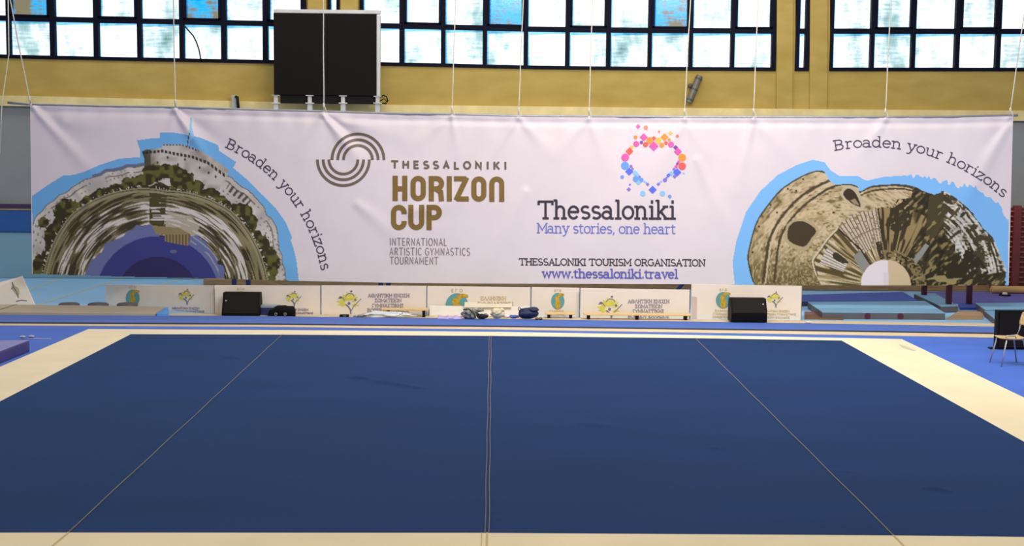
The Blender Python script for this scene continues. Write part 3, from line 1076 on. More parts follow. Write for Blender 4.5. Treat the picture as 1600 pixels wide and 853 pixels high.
def smooth(pts, closed=True, k=6):
    """Catmull-Rom run through the points"""
    n = len(pts)
    out = []
    for i in range(n if closed else n - 1):
        if closed:
            a_, b_, c_, d_ = pts[i - 1], pts[i], pts[(i + 1) % n], pts[(i + 2) % n]
        else:
            a_, b_, c_, d_ = pts[max(i - 1, 0)], pts[i], pts[i + 1], pts[min(i + 2, n - 1)]
        for s_ in range(k):
            t = s_ / k
            out.append(tuple(.5 * (2 * b_[q] + (c_[q] - a_[q]) * t + (2 * a_[q] - 5 * b_[q] + 4 * c_[q] - d_[q]) * t * t + (3 * b_[q] - a_[q] - 3 * c_[q] + d_[q]) * t ** 3) for q in (0, 1)))
    if not closed:
        out.append(pts[-1])
    return out


def linedist(PX, PY, pts):
    best = np.full(PX.shape, 1e9)
    for (x0, y0), (x1, y1) in zip(pts[:-1], pts[1:]):
        dx, dy = x1 - x0, y1 - y0
        s = np.clip(((PX - x0) * dx + (PY - y0) * dy) / (dx * dx + dy * dy), 0, 1)
        best = np.minimum(best, np.hypot(PX - x0 - dx * s, PY - y0 - dy * s))
    return best


def print_mesh(x0, y0, x1, y1, paint, name):
    nx, ny = int((x1 - x0) * 1.0), int((y1 - y0) * 1.0)
    gx, gy = np.linspace(x0, x1, nx + 1), np.linspace(y0, y1, ny + 1)
    PX, PY = np.meshgrid(gx, gy)
    colr, mask = paint(PX, PY)

    vid = -np.ones(PX.shape, int)
    cell = mask[:-1, :-1] & mask[1:, :-1] & mask[:-1, 1:] & mask[1:, 1:]
    used = np.zeros(PX.shape, bool)
    used[:-1, :-1] |= cell
    used[1:, :-1] |= cell
    used[:-1, 1:] |= cell
    used[1:, 1:] |= cell
    idx = np.argwhere(used)
    b = MB()
    for k, (j, i) in enumerate(idx):
        vid[j, i] = k
        b.v.append(bsurf(PX[j, i], PY[j, i], 0.003))
    for j, i in np.argwhere(cell):
        b.f.append((int(vid[j, i]), int(vid[j + 1, i]), int(vid[j + 1, i + 1]), int(vid[j, i + 1])))
    o = b.build(name, attr_mat(name + '_ink'), ban, smooth=True)
    ca = o.data.color_attributes.new('print', 'FLOAT_COLOR', 'POINT')
    c = np.array(colr[idx[:, 0], idx[:, 1]], float) / 255.0
    c = np.where(c <= 0.04045, c / 12.92, ((c + 0.055) / 1.055) ** 2.4)
    buf = np.ones((len(idx), 4), np.float32)
    buf[:, :3] = c
    ca.data.foreach_set('color', buf.ravel())
    return o


def rgb(c):
    return np.array(c, float)


def mixc(A_, B_, m):
    return A_ * (1 - m[..., None]) + B_ * m[..., None]


BOTF = lambda PX: np.interp(PX, BOTX, BOTY) + 0.8


def paint_left(PX, PY):
    sil = [(49.5, 306), (74, 289), (98, 274), (112, 273), (129, 269), (156, 257), (186, 247.5), (219, 245), (218, 233), (213, 219), (234, 216), (249, 215),
           (250, 207), (268, 206), (292, 210), (312, 214), (317, 216), (341, 226), (343, 235), (370, 253), (365, 262), (389, 282), (409, 303), (430, 323),
           (447, 347), (457, 371), (455, 376), (458.6, 386), (464, 408), (468, 445), (49.5, 445)]
    flag = [(291, 228), (294, 212), (297, 184), (300, 184), (301, 200), (304, 212), (296, 222), (294, 230)]
    m = (inpoly(PX, PY, sil) | inpoly(PX, PY, flag)) & (PY < BOTF(PX)) & (PX > 49.8 + (PY - 300) * .006)
    C = np.zeros(PX.shape + (3,)) + rgb((112, 178, 232))
    cx, cy = 246.0, 466.0
    r = np.hypot(PX - cx, PY - cy)
    th = np.degrees(np.arctan2(cy - PY, PX - cx))
    rs = np.interp(th, [0, 17, 50, 85, 135, 161, 180], [174, 174, 178, 168, 187, 182, 180])
    rb = np.interp(th, [0, 9, 22, 31, 45, 58, 66, 97, 109, 122, 132, 148, 165, 180], [200, 203, 207, 215, 219, 222, 215, 208, 210, 217, 220, 229, 226, 220])
    rb = rb + 5 * (vnoise(th / 3.1, r * 0 + 2, 3) - .5)
    n_fine = vnoise(PX / 3.2, PY / 3.2, 1)
    n_big = vnoise(PX / 9.0, PY / 9.0, 2)
    # distant hill, then pale buildings
    hill = (r < rb + 4) & (th > 92) & (th < 118)
    C[hill] = rgb((104, 112, 148))
    bl = r < rb
    shade = 0.86 + 0.2 * vnoise(th / 4.0, r / 30.0, 5)
    bc = rgb((206, 200, 194))[None, None, :] * shade[..., None]
    C = np.where(bl[..., None], bc, C)
    rowr = np.mod(r - rs + 2 * np.sin(th / 6), 8.0)
    colt = np.mod(th * 3.1416 * rs / 180.0, 7.0)
    win = bl & (rowr > 3) & (rowr < 5.6) & (colt > 2.6) & (colt < 5.4) & (n_big > 0.46) & (r > rs + 15)
    C[win] = rgb((142, 136, 132))
    roofl = bl & (np.abs(r - rb) < 1.4)
    C[roofl] = rgb((120, 108, 92))
    roof2 = bl & (np.abs(r - (rb - 9)) < 1.0) & (vnoise(th / 5, r * 0, 9) > .42)
    C[roof2] = rgb((130, 120, 104))
    # tower
    tw = inpoly(PX, PY, [(222, 237), (228, 234), (254, 231), (254, 225), (285, 226), (300, 230), (318, 238), (331, 246.5), (345, 256), (358, 267), (352, 282), (340, 298), (318, 300), (270, 285), (227, 262), (225, 246)])
    tc_ = mixc(np.zeros(C.shape) + rgb((200, 194, 188)), np.zeros(C.shape) + rgb((156, 148, 134)), np.clip((n_big - .35) * 1.8, 0, 1) * .8)
    lft = np.clip((252 - PX) / 30.0, 0, 1)
    tc_ = mixc(tc_, np.zeros(C.shape) + rgb((112, 104, 86)), lft)
    C = np.where(tw[..., None], tc_, C)
    bat = tw & (linedist(PX, PY, [(222, 239), (254, 236), (272, 240), (300, 245), (326, 255), (352, 275)]) < 2.2)
    C[bat & (np.mod(PX, 6) < 3.4)] = rgb((66, 58, 48))
    bat2 = tw & (linedist(PX, PY, [(254, 225), (285, 226), (310, 235)]) < 2.0)
    C[bat2 & (np.mod(PX, 5) < 3.0)] = rgb((92, 84, 70))
    C[tw & (PX < 236) & (PY < 262)] *= 0.62
    for wx, wy in ((262, 246), (289, 249), (278, 257), (312, 262), (299, 277), (246, 254), (326, 270), (321, 252), (337, 276)):
        C[np.hypot(PX - wx, (PY - wy) * .8) < 1.7] = rgb((70, 62, 54))
    # dark colonnade of the building on the right
    colo = (r > rb - 20) & (r < rb - 8) & (th > 46) & (th < 58)
    C[colo & (np.mod(th, 2.4) < 1.2)] = rgb((84, 80, 74))
    # sea wall trees
    tree = np.zeros(PX.shape, bool)
    for ex, ey, rx, ry in ((106, 330, 22, 18), (96, 350, 14, 16), (80, 372, 11, 20), (62, 420, 12, 22), (140, 315, 12, 10), (163, 303, 16, 9), (185, 295, 16, 8), (205, 286, 16, 9), (226, 281, 17, 9),
                           (240, 270, 17, 14), (262, 268, 26, 11), (285, 281, 20, 13), (304, 292, 15, 10), (326, 304, 18, 10), (340, 313, 14, 9), (374, 333, 20, 16), (386, 348, 16, 18),
                           (408, 386, 13, 20), (422, 412, 14, 26), (400, 372, 12, 12), (68, 348, 8, 8)):
        q = ((PX - ex) / rx) ** 2 + ((PY - ey) / ry) ** 2
        tree |= q + (n_fine - .5) * .7 < 1.08
    ring = (r > rs) & (r < rs + 3 + 11 * vnoise(th / 5, r * 0, 4)) & (n_fine > .2)
    tree |= ring
    tree &= r > rs - 1
    gcol = mixc(np.zeros(C.shape) + rgb((54, 50, 28)), np.zeros(C.shape) + rgb((98, 98, 44)), np.clip((vnoise(PX / 7.0, PY / 6.0, 6) - .45) * 3.5, 0, 1))
    C = np.where(tree[..., None], gcol, C)
    dots = (np.abs(r - rs - 3) < 2.0) & (vnoise(th * 2.2, r / 3, 8) > .74)
    C[dots] = rgb((205, 198, 188))
    # quay
    q = (r < rs + 1) & (r > rs - 6)
    C[q] = rgb((150, 142, 112))
    C[(r < rs - 1) & (r > rs - 2.4)] = rgb((88, 80, 58))
    # streaked reflection
    ref = r <= rs - 6
    st1 = vnoise(th / 8.0, r / 1.7, 12)
    st2 = vnoise(th / 22.0, r / 11.0, 13)
    st = 0.55 * st1 + 0.45 * st2
    rc = np.zeros(C.shape) + rgb((104, 94, 66))
    side = 0.07 * (np.clip((th - 112) / 14, 0, 1) + np.clip((62 - th) / 14, 0, 1)) * np.clip((rs - 24 - r) / 14, 0, 1)
    st = st + side
    rc[st < .43] = rgb((62, 54, 36))
    rc[st > .55] = rgb((150, 140, 120))
    rc[st > .61] = rgb((208, 202, 198))
    toolow = (r > rs - 20) & (st > .50)
    rc[toolow] = rgb((136, 126, 92))
    C = np.where(ref[..., None], rc, C)
    dk = ref & (PX > 233) & (PX < 262 - (PY - 300) * .12) & (PY > 300) & (PY < 366) & (st1 < .72)
    C[dk] = rgb((74, 70, 36))
    lite = ref & inpoly(PX, PY, [(262, 330), (298, 338), (312, 352), (306, 372), (286, 364), (258, 358)])
    C[lite & (st1 < .75)] = rgb((178, 168, 150))
    # open water
    rw_ = np.interp(th, [0, 30, 55, 75, 88, 95, 120, 150, 180], [112, 112, 116, 92, 96, 116, 113, 116, 118])
    jag = 9 * (vnoise(th / 4.0, r * 0, 15) - .5)
    wat = r < rw_ + jag
    C[wat] = rgb((104, 114, 164))
    rtile = ref & inpoly(PX, PY, [(236, 352), (244, 365), (258, 366), (258, 377), (270, 380), (294, 384), (298, 366), (280, 356)])
    C[rtile] = rgb((146, 130, 92))
    C[rtile & (np.mod(PX, 5) < 1.6) & (PY > 366)] = rgb((96, 82, 54))
    C[(r < 97) & ~rtile] = rgb((56, 62, 132))
    C[(r < 65)] = rgb((46, 42, 92))
    C[(np.hypot((PX - 271) / 2.4, PY - 393) < 2.4)] = rgb((98, 104, 140))
    arcs = wat & (r > 99) & (th < 60) & (np.mod(r + 3 * vnoise(th / 8, r * 0, 20), 7) < 2.0) & (vnoise(th / 6, r / 7, 21) > .45)
    C[arcs] = rgb((160, 160, 176))
    fl = inpoly(PX, PY, flag)
    C[fl] = rgb((150, 200, 240))
    C[linedist(PX, PY, [(292.5, 229), (295.5, 208)]) < 0.9] = rgb((70, 72, 90))
    edge = bl & ~tw & (r > rb - 1.0)
    return C, m


def paint_right(PX, PY):
    sil = [(1148, 448), (1144, 410), (1150, 377), (1165, 331), (1188, 297.5), (1215, 273), (1243, 258), (1270, 249), (1288.5, 253), (1298, 265.5), (1313, 275), (1340, 274), (1354, 282),
           (1380, 276), (1425, 273), (1430, 275), (1436, 272), (1462, 280), (1492, 287), (1498.5, 294.5), (1505, 289), (1523, 291.5), (1547, 307), (1565.6, 322), (1567, 331), (1576.5, 343), (1575, 447), (1575, 465), (1148, 465)]
    body = [(1184, 447), (1176, 440), (1168, 407), (1171, 383), (1182, 346), (1200, 319), (1221.5, 294.5), (1252, 275), (1276, 266.5), (1288.5, 268.6), (1296, 282), (1307, 288), (1328, 287.5), (1340, 291.5),
            (1344, 299), (1364, 290), (1407, 288), (1430, 292), (1441, 297.5), (1465, 305), (1474, 300.6), (1486, 304), (1505, 319), (1523, 337), (1535, 355), (1553, 374), (1562, 398), (1570, 419.5), (1571, 447), (1571, 465), (1184, 465)]
    jg = (vnoise(PX / 3.5, PX / 9, 51) - .5) * 9 * np.clip((PX - 1410) / 20, 0, 1)
    m = inpoly(PX, PY + jg, sil) & (PY < BOTF(PX)) & (PX < 1576.5)
    C = np.zeros(PX.shape + (3,)) + rgb((126, 188, 246))
    jit = (vnoise(PX / 4, PY / 4, 31) - .5) * np.clip((PX - 1430) / 40, 0, 1)
    inb = inpoly(PX + 7 * jit, PY + 5 * jit, smooth(body[:-3], False) + body[-3:])
    cx, cy = 1388.0, 450.0
    r = np.hypot(PX - cx, PY - cy)
    th = np.degrees(np.arctan2(cy - PY, PX - cx))
    r2 = np.hypot(PX - 1310, PY - 440)
    t2 = np.degrees(np.arctan2(440 - PY, PX - 1310))
    br1 = vnoise(t2 / 2.2, r2 / 2.0, 32)
    br2 = vnoise(t2 / 7.0, r2 / 8.0, 33)
    n2_ = vnoise(PX / 3.0, PY / 2.2, 33)
    n3_ = vnoise(th / 2.6, r / 16, 34)
    Z = np.zeros(C.shape)
    tan = mixc(Z + rgb((202, 184, 150)), Z + rgb((158, 138, 98)), np.clip((.5 * br1 + .5 * br2 - .36) * 2.6, 0, 1))
    tan = mixc(tan, Z + rgb((104, 90, 56)), ((br1 > .74) & (br2 > .45)).astype(float) * .8)
    low = np.clip((PY - 375 - .12 * (PX - 1168)) / 45, 0, 1) * (PX < 1330)
    tan = mixc(tan, Z + rgb((98, 86, 46)), low * np.clip(br1 * 1.5 + .1, 0, 1) * .85)
    C = np.where(inb[..., None], tan, C)
    for pts, w_ in (([(1176, 440), (1168, 407), (1171, 383), (1182, 346), (1200, 319), (1221.5, 294.5), (1252, 275), (1276, 266.5), (1289, 269)], 1.9),
                    ([(1192, 442), (1197, 405), (1203, 372), (1222, 338), (1250, 308), (1275, 292), (1297, 282)], 1.7),
                    ([(1210, 440), (1214, 400), (1222, 365), (1245, 332), (1272, 309), (1303, 291), (1328, 288), (1341, 292)], 1.5),
                    ([(1343, 300), (1364, 291), (1407, 289), (1441, 298), (1466, 308)], 1.8),
                    ([(1345, 305), (1368, 297), (1407, 295), (1430, 299)], .9)):
        ps = smooth(pts, False)
        C[inb & (linedist(PX, PY, ps) < w_ + .4 + .8 * (br1 - .5))] = rgb((76, 64, 46))
    for pts in ([(1196, 442), (1201, 405), (1207, 374), (1226, 341), (1253, 312), (1277, 296), (1298, 287)],):
        C[inb & (linedist(PX, PY, smooth(pts, False)) < 1.0)] = rgb((196, 182, 150))
    for px, py in ((1202, 318), (1229, 293), (1253, 278), (1184, 352), (1174, 392), (1212, 330), (1242, 296), (1300, 330)):
        C[np.hypot(PX - px - 2, PY - py - 2) < 1.7] = rgb((62, 54, 44))
    o1 = inpoly(PX, PY, smooth([(1230.5, 372), (1232, 356), (1239, 348), (1249, 345.5), (1261, 348), (1275, 360), (1268, 372), (1257, 385), (1240, 381)]))
    o1b = inpoly(PX, PY, smooth([(1226, 374), (1229, 353), (1238, 344), (1250, 342), (1265, 345), (1280, 360), (1272, 375), (1258, 392), (1238, 387)]))
    C[o1b] = rgb((174, 158, 122))
    C[o1] = rgb((66, 54, 36))
    o2b = inpoly(PX, PY, smooth([(1313, 301), (1322, 291), (1334, 292), (1344, 303), (1351, 325), (1333, 324), (1318, 311)]))
    o2 = inpoly(PX, PY, smooth([(1317.5, 301), (1325, 294.5), (1336, 300.6), (1345, 322), (1333, 319), (1320, 308)]))
    C[o2b] = rgb((190, 176, 146))
    C[o2] = rgb((58, 48, 36))
    C[inpoly(PX, PY, [(1329, 313), (1336, 310), (1343, 321), (1334, 319)])] = rgb((150, 134, 108))
    # wedge with rays around the disc
    ray_ = inb & (th > 88) & (r > 38) & (th < 178)
    stripe = vnoise(th / 1.3, r / 26, 41)
    wedge = mixc(Z + rgb((168, 150, 110)), Z + rgb((86, 74, 42)), np.clip((stripe - .48) * 6, 0, 1))
    wedge = mixc(wedge, Z + rgb((204, 192, 164)), (stripe < .26).astype(float))
    rin = np.interp(th, [88, 108, 130, 150, 160, 172, 178], [128, 124, 122, 122, 126, 112, 104])
    C = np.where((ray_ & (r < rin))[..., None], wedge, C)
    C[inb & (th > 125) & (th < 170) & (np.abs(r - rin) < 1.3)] = rgb((206, 196, 172))
    C[inb & (th > 125) & (th < 170) & (np.abs(r - rin + 2.2) < .8)] = rgb((84, 72, 50))
    s1 = inb & (th > 98) & (th < 130) & (r > 66) & (r < 124 + 4 * vnoise(th / 2, r * 0, 44))
    C[s1] = rgb((198, 184, 164))
    C[s1 & (np.mod(th, 2.9) < .95)] = rgb((112, 96, 70))
    C[s1 & (np.abs(r - 94) < .9)] = rgb((120, 106, 84))
    C[s1 & (n2_ > .76)] = rgb((140, 124, 92))
    s2 = inb & (th > 146) & (th < 160) & (r > 74) & (r < 114)
    C[s2] = rgb((206, 198, 190))
    C[s2 & (np.mod(th, 2.4) < .7)] = rgb((120, 104, 80))
    C[inpoly(PX, PY, smooth([(1301, 398), (1306, 394), (1318, 402), (1326, 411), (1316, 411), (1304, 405)]))] = rgb((62, 52, 38))
    C[inpoly(PX, PY, [(1333, 400), (1345, 392), (1360, 412), (1352, 424), (1345, 422)])] = rgb((138, 136, 132))
    C[linedist(PX, PY, [(1310, 358), (1345, 390), (1362, 416)]) < 1.3] = rgb((56, 46, 32))
    C[inb & (th > 84) & (th < 106) & (r > 46) & (r < 74) & (n2_ < .72)] = rgb((60, 51, 34))
    # facades seen end-on, upper centre
    rt = inb & (th <= 98) & (r > 36)
    ux, uy = (PX + PY) / 1.414, (PX - PY) / 1.414
    fol = .5 * vnoise(ux / 4.0, uy / 13.0, 45) + .5 * vnoise(ux / 2.2, uy / 6.0, 46)
    dk = Z + rgb((58, 50, 30))
    dk[fol < .40] = rgb((42, 36, 22))
    dk[fol > .58] = rgb((88, 76, 46))
    dk[fol > .68] = rgb((140, 124, 82))
    C = np.where((rt & (th < 76))[..., None], dk, C)
    col_ = vnoise(th / 1.6, r / 30, 47)
    fac = mixc(Z + rgb((150, 130, 88)), Z + rgb((60, 51, 32)), np.clip((col_ - .40) * 7, 0, 1))
    C = np.where((rt & (th > 60) & (th < 98) & (r > 56) & (r < 126))[..., None], fac, C)
    C[inpoly(PX, PY, [(1383, 352), (1392, 330), (1402, 312), (1424, 309), (1430, 318), (1422, 352), (1400, 364)]) & (fol < .64)] = rgb((56, 48, 30))
    C[inpoly(PX, PY, [(1452, 306), (1474, 300), (1487, 306), (1478, 340), (1462, 370), (1446, 378), (1448, 340)]) & (fol < .7)] = rgb((72, 62, 38))
    C[rt & (th < 100) & (r > 44) & (r < 60) & (n2_ > .5)] = rgb((128, 114, 74))
    # pale blocks on the rim, broken into slanting strokes
    rim = inb & (th > 8) & (th < 60) & (r > 112 + 22 * vnoise(th / 6, r * 0, 38)) & (PX > 1474)
    stk = .65 * vnoise(th / 9.0 + r / 40, r / 2.6, 48) + .35 * n2_
    bw = Z + rgb((64, 56, 36))
    bw[stk > .44] = rgb((120, 110, 84))
    bw[stk > .52] = rgb((182, 178, 168))
    bw[stk > .66] = rgb((208, 206, 200))
    bw[(vnoise(th / 2.0, r / 14, 49) > .66)] = rgb((70, 62, 42))
    C = np.where(rim[..., None], bw, C)
    C[inb & (th <= 26) & (r > 60) & (r < 168 - th) & (fol < .62)] = rgb((46, 41, 24))
    C[inpoly(PX, PY, [(1428, 404), (1446, 380), (1452, 384), (1440, 402), (1430, 414)])] = rgb((140, 142, 140))
    C[inb & (th < 20) & (r > 40) & (r < 120) & (PY > 430) & (n3_ > .55)] = rgb((150, 138, 92))
    # paving disc
    C[(np.abs(r - 41) < 5) & (th > 60) & (n2_ > .45)] = rgb((168, 150, 112))
    dd = (np.hypot((PX - 1384) / 1.02, PY - 444) < 38)
    C[dd & m] = rgb((226, 216, 222))
    C[dd & (PX > 1387)] = rgb((206, 184, 150))
    C[dd & (PX > 1380) & (PX < 1389) & (PY > 425)] = rgb((216, 206, 212))
    return C, m


print_mesh(47, 182, 470, 440, paint_left, 'tower_collage')
print_mesh(1142, 246, 1578, 448, paint_right, 'rotunda_collage')

# ---------------------------------------------------------------- ropes
m_rope = M('white_cord', (216, 208, 196), 0.8, 0.1, 20)
ROPES = [   # foot px, py, top px, py, label
    (48, 164, 8, -40, 'slanting white rope tied to the left top corner of the banner'),
    (274, 169, 270, -40, 'straight white rope holding the banner above the tower flag'),
    (506, 175, 505, -40, 'white rope hanging in front of the black scoreboard'),
    (706, 180, 713, -40, 'white rope tied above the word HORIZON, first to the right of the scoreboard'),
    (810, 182, 819, -40, 'white rope tied above the gap between HORIZON CUP and the heart emblem'),
    (920, 183, 927, -40, 'white rope tied just left of the heart emblem'),
    (1069, 184, 1081, -40, 'white rope passing just left of the tilted grey lamp'),
    (1177, 184, 1186, -40, 'white rope on the right of the tilted grey lamp, below the wide window end'),
    (1383, 184, 1394, -40, 'white rope tied above the rotunda picture'),
    (1577, 183, 1609, -40, 'slanting white rope tied to the right top corner of the banner')]
for x0, y0, x1, y1, lab in ROPES:
    P, Q = at(x0, y0 + 1, BY + 0.03), at(x1, y1, BY + 0.03)
    b = MB()
    b.tube([P.lerp(Q, s / 8) + Vector((0.003 * math.sin(s * 1.3), 0, 0)) for s in range(9)], 0.0115, 6)
    # knot and loose tail round the pole
    kn = P.lerp(Q, 0.055)
    b.blob(kn, (0.024, 0.024, 0.05), 0.2, 3, 5, 10, 8, False)
    b.tube([kn, kn + Vector((0.035, -0.02, -0.06)), kn + Vector((0.05, -0.02, -0.13)), kn + Vector((0.035, -0.03, -0.2))], 0.008, 5)
    b.tube([P + Vector((0.034 * math.cos(g * .7), 0.034 * math.sin(g * .7), 0.01 * math.sin(g))) + Vector((0, 0, .01)) for g in range(10)], 0.009, 5)
    o = b.build('rope', m_rope, smooth=True)
    tag(o, lab, 'rope', 'ropes holding up the banner')
b = MB()
b.tube([at(0, 240, 33.5), at(3, 160, 33.5), at(14, 85, 33.5), at(12, -40, 33.5)], 0.012, 6)
tag(b.build('pull_cord', m_rope, smooth=True), 'thin loose cord hanging against the yellow wall at the far left edge', 'cord')

b = MB()
b.tube([at(x, y, 33.9) for x, y in ((289, 41), (294, 47), (302, 56), (307, 66), (311, 78), (314, 94))], .018, 6)
tag(b.build('cable', M('black_cable', (14, 14, 18), .5, spec=.2), smooth=True), 'thin black cable curving across a left window pane below the blue vent', 'cable')

# ================================================================== WALL FITTINGS
m_blackscreen = M('black_led_tiles', (30, 25, 25), 0.8, 0.12, 30, spec=.05)
m_blackcase = M('black_case', (16, 15, 17), 0.6, 0.1, 4, spec=.2)
m_greymetal = M('grey_metal', (196, 196, 194), 0.5, 0.1, 3, metal=0.1)
SY = 33.3
P0, P1 = at(428, 150, SY), at(594, 22, SY)
sb = thing('scoreboard', 'big square black scoreboard screen on steel posts under the windows', 'scoreboard', ((P0.x + P1.x) / 2, SY, 0.16))
zb_, zt_ = at(510, 149, SY).z, at(510, 19, SY).z
MB().box(P0.x, P1.x - .09, SY, SY + .22, zb_, zt_ - .03).build('screen', m_blackscreen, sb, bevel=.01)
MB().box(P1.x - .088, P1.x, SY + .02, SY + .20, zb_, zt_ - .05).build('side_rail', m_greymetal, sb, bevel=.01)
b = MB()
b.box(P0.x, P1.x, SY + .02, SY + .20, zt_ - .028, zt_ + .06)
b.build('top_rail', m_greymetal, sb, bevel=.01)
MB().box(P0.x + .14, P1.x - .1, SY + .06, SY + .18, at(510, 162, SY).z, zb_ - .002).build('lower_box', m_blackcase, sb)
for x in (431, 484, 536, 590):
    b = MB()
    X = at(x, 150, SY).x
    zz_ = at(x, 160, SY).z
    b.box(X - .055, X + .055, SY - .02, SY + .20, 0.16, zz_ - .03)
    b.box(X - .10, X + .10, SY - .05, SY + .2, zz_ - .03, zz_ - .005)
    b.box(X - .045, X + .045, SY - .02, SY + .055, zz_ - .005, zb_ - .02)
    b.box(X - .09, X + .09, SY - .05, SY + .055, zb_ - .02, zb_ - .002)
    b.build('support_post', m_greymetal, sb, bevel=.004)
b = MB()
b.tube([at(x, y, SY + .1) for x, y in ((594, 152), (599, 149), (604, 151), (606, 158), (603, 162), (598, 161), (592, 162))], .018, 6)
b.tube([at(x, y, SY + .14) for x, y in ((594, 158), (600, 154), (604, 158), (601, 161.5), (594, 161))], .014, 6)
b.build('cable_loop', m_blackcase, sb, smooth=True)
LY = 33.85
lp = thing('tube_floodlight', 'grey tube lamp tilted on the yellow wall under the middle window', 'lamp', at(1085, 140, LY))
b = MB()
A, B_ = at(1093.5, 118, LY), at(1076, 161, LY)
b.tube([A, A.lerp(B_, .03), A.lerp(B_, .97), B_], [.07, .085, .085, .07], 14)
b.build('housing', M('dull_grey_metal', (112, 108, 98), 0.5, 0.15, 5, metal=.3), lp)
b = MB()
for s in (.12, .5, .88):
    c = A.lerp(B_, s)
    t_ = (B_ - A).normalized()
    b.tube([c - t_ * .02, c + t_ * .02], .089, 14)
b.build('clamp_ring', M('dark_grey_metal', (72, 70, 66), 0.5, 0.1, 5), lp)
b = MB()
b.tube([A.lerp(B_, .45), at(1079, 134, LY + .04), at(1078, 134, WY - .005)], .03, 8)
b.blob(at(1078.5, 134, LY), (.06, .06, .06), 0.05, 2, 1, 12, 8, False)
b.build('wall_bracket', M('dark_grey_metal', (72, 70, 66)), lp)
br = thing('wall_junction_box', 'small pale junction box with black cable end above the banner left part', 'junction box', at(369, 160, 33.8))
P = at(367, 160, 33.8)
MB().box(P.x - .07, P.x + .07, 33.75, 33.85, P.z - .14, P.z + .17).build('box', M('pale_plastic', (170, 172, 165), .5), br, bevel=.01)
b = MB()
b.tube([at(368, 151, 33.7), at(371, 152, 33.68), at(371.5, 160, 33.68), at(373, 173, 33.68)], .035, 8)
b.build('cable', m_blackcase, br, smooth=True)

# ================================================================== SPONSOR BOARDS
m_board = M('cream_board', (233, 222, 208), 0.55, 0.03, 2)
m_boardedge = M('board_edge', (120, 112, 108), 0.6, 0.05)
i_teal = M('teal_ink', (92, 158, 160), 0.6, 0.05)
i_gold2 = M('gold_ink', (212, 178, 44), 0.6, 0.2, 20, rgb2=(170, 128, 30))
i_leaf = M('yellow_leaf_ink', (216, 208, 76), 0.6, 0.1, 10)
i_branch = M('slate_ink', (110, 108, 130), 0.6, 0.05)
i_greek = M('grey_violet_ink', (142, 134, 156), 0.6, 0.03)
i_ochre = M('ochre_ink', (206, 184, 140), 0.6, 0.03)


def board(x0, x1, yt0, yt1, D0, D1, label, th=0.04):
    A, B_ = at(x0, 470, D0), at(x1, 470, D1)
    A.z = B_.z = 0
    t = (B_ - A).normalized()
    n = Vector((t.y, -t.x, 0))           # toward the camera
    za, zc = at(x0, yt0, D0).z, at(x1, yt1, D1).z
    bd = thing('sponsor_board', label, 'board', (A + B_) / 2, 'white sponsor boards along the runway')
    back = -n * th
    b = MB()
    b.prism([A, B_, Vector((B_.x, B_.y, zc)), Vector((A.x, A.y, za))], back)
    b.build('panel', m_board, bd, bevel=.004)
    b = MB()
    b.prism([Vector((B_.x, B_.y, 0)) - t * .012, B_, Vector((B_.x, B_.y, zc)), Vector((B_.x, B_.y, zc)) - t * .012], n * .003)
    b.build('edge_trim', m_boardedge, bd)
    # rear stays that keep it upright
    for s in (.2, .8):
        c = A.lerp(B_, s) - n * th
        MB().tube([c + Vector((0, 0, za * .8)), c - n * .22 + Vector((0, 0, .012))], .012, 6).build('rear_stay', m_greymetal, bd)
    return bd, onplane(A, n)


def figure_logo(bd, sf, cx, cy, rx, ry, cut=None):
    b = MB()
    pts = [(cx + rx * math.cos(g), cy + ry * math.sin(g)) for g in [2 * math.pi * i / 32 for i in range(32)]]
    if cut:
        pts = [(x, min(y, cut)) for x, y in pts]
    shape(b, pts, sf, .004)
    b.build('emblem_disc', i_teal, bd)
    b = MB()
    P = [(-.12, -.62), (.05, -.86), (.5, -.98), (.95, -.88), (.98, -.66), (.55, -.68), (.25, -.52), (.22, -.2), (.42, .1), (.4, .5), (.3, .95), (-.25, .95), (-.42, .45), (-.3, .05), (-.42, -.3), (-.3, -.6)]
    pp = [(cx + a_ * rx, cy + c * ry) for a_, c in P]
    if cut:
        pp = [(x, min(y, cut)) for x, y in pp]
    shape(b, pp, sf, .006)
    b.build('emblem_figure', i_gold2, bd)
    b = MB()
    write_line(b, 'ΕΓΟ', cx - rx * .5, cx + rx * .5, cy - ry - 2.2, cy - ry - 2.2, 4.4 if cut else 3.0, .8, sf, serif=False, track=3.0)
    b.build('emblem_letters', i_ochre, bd)


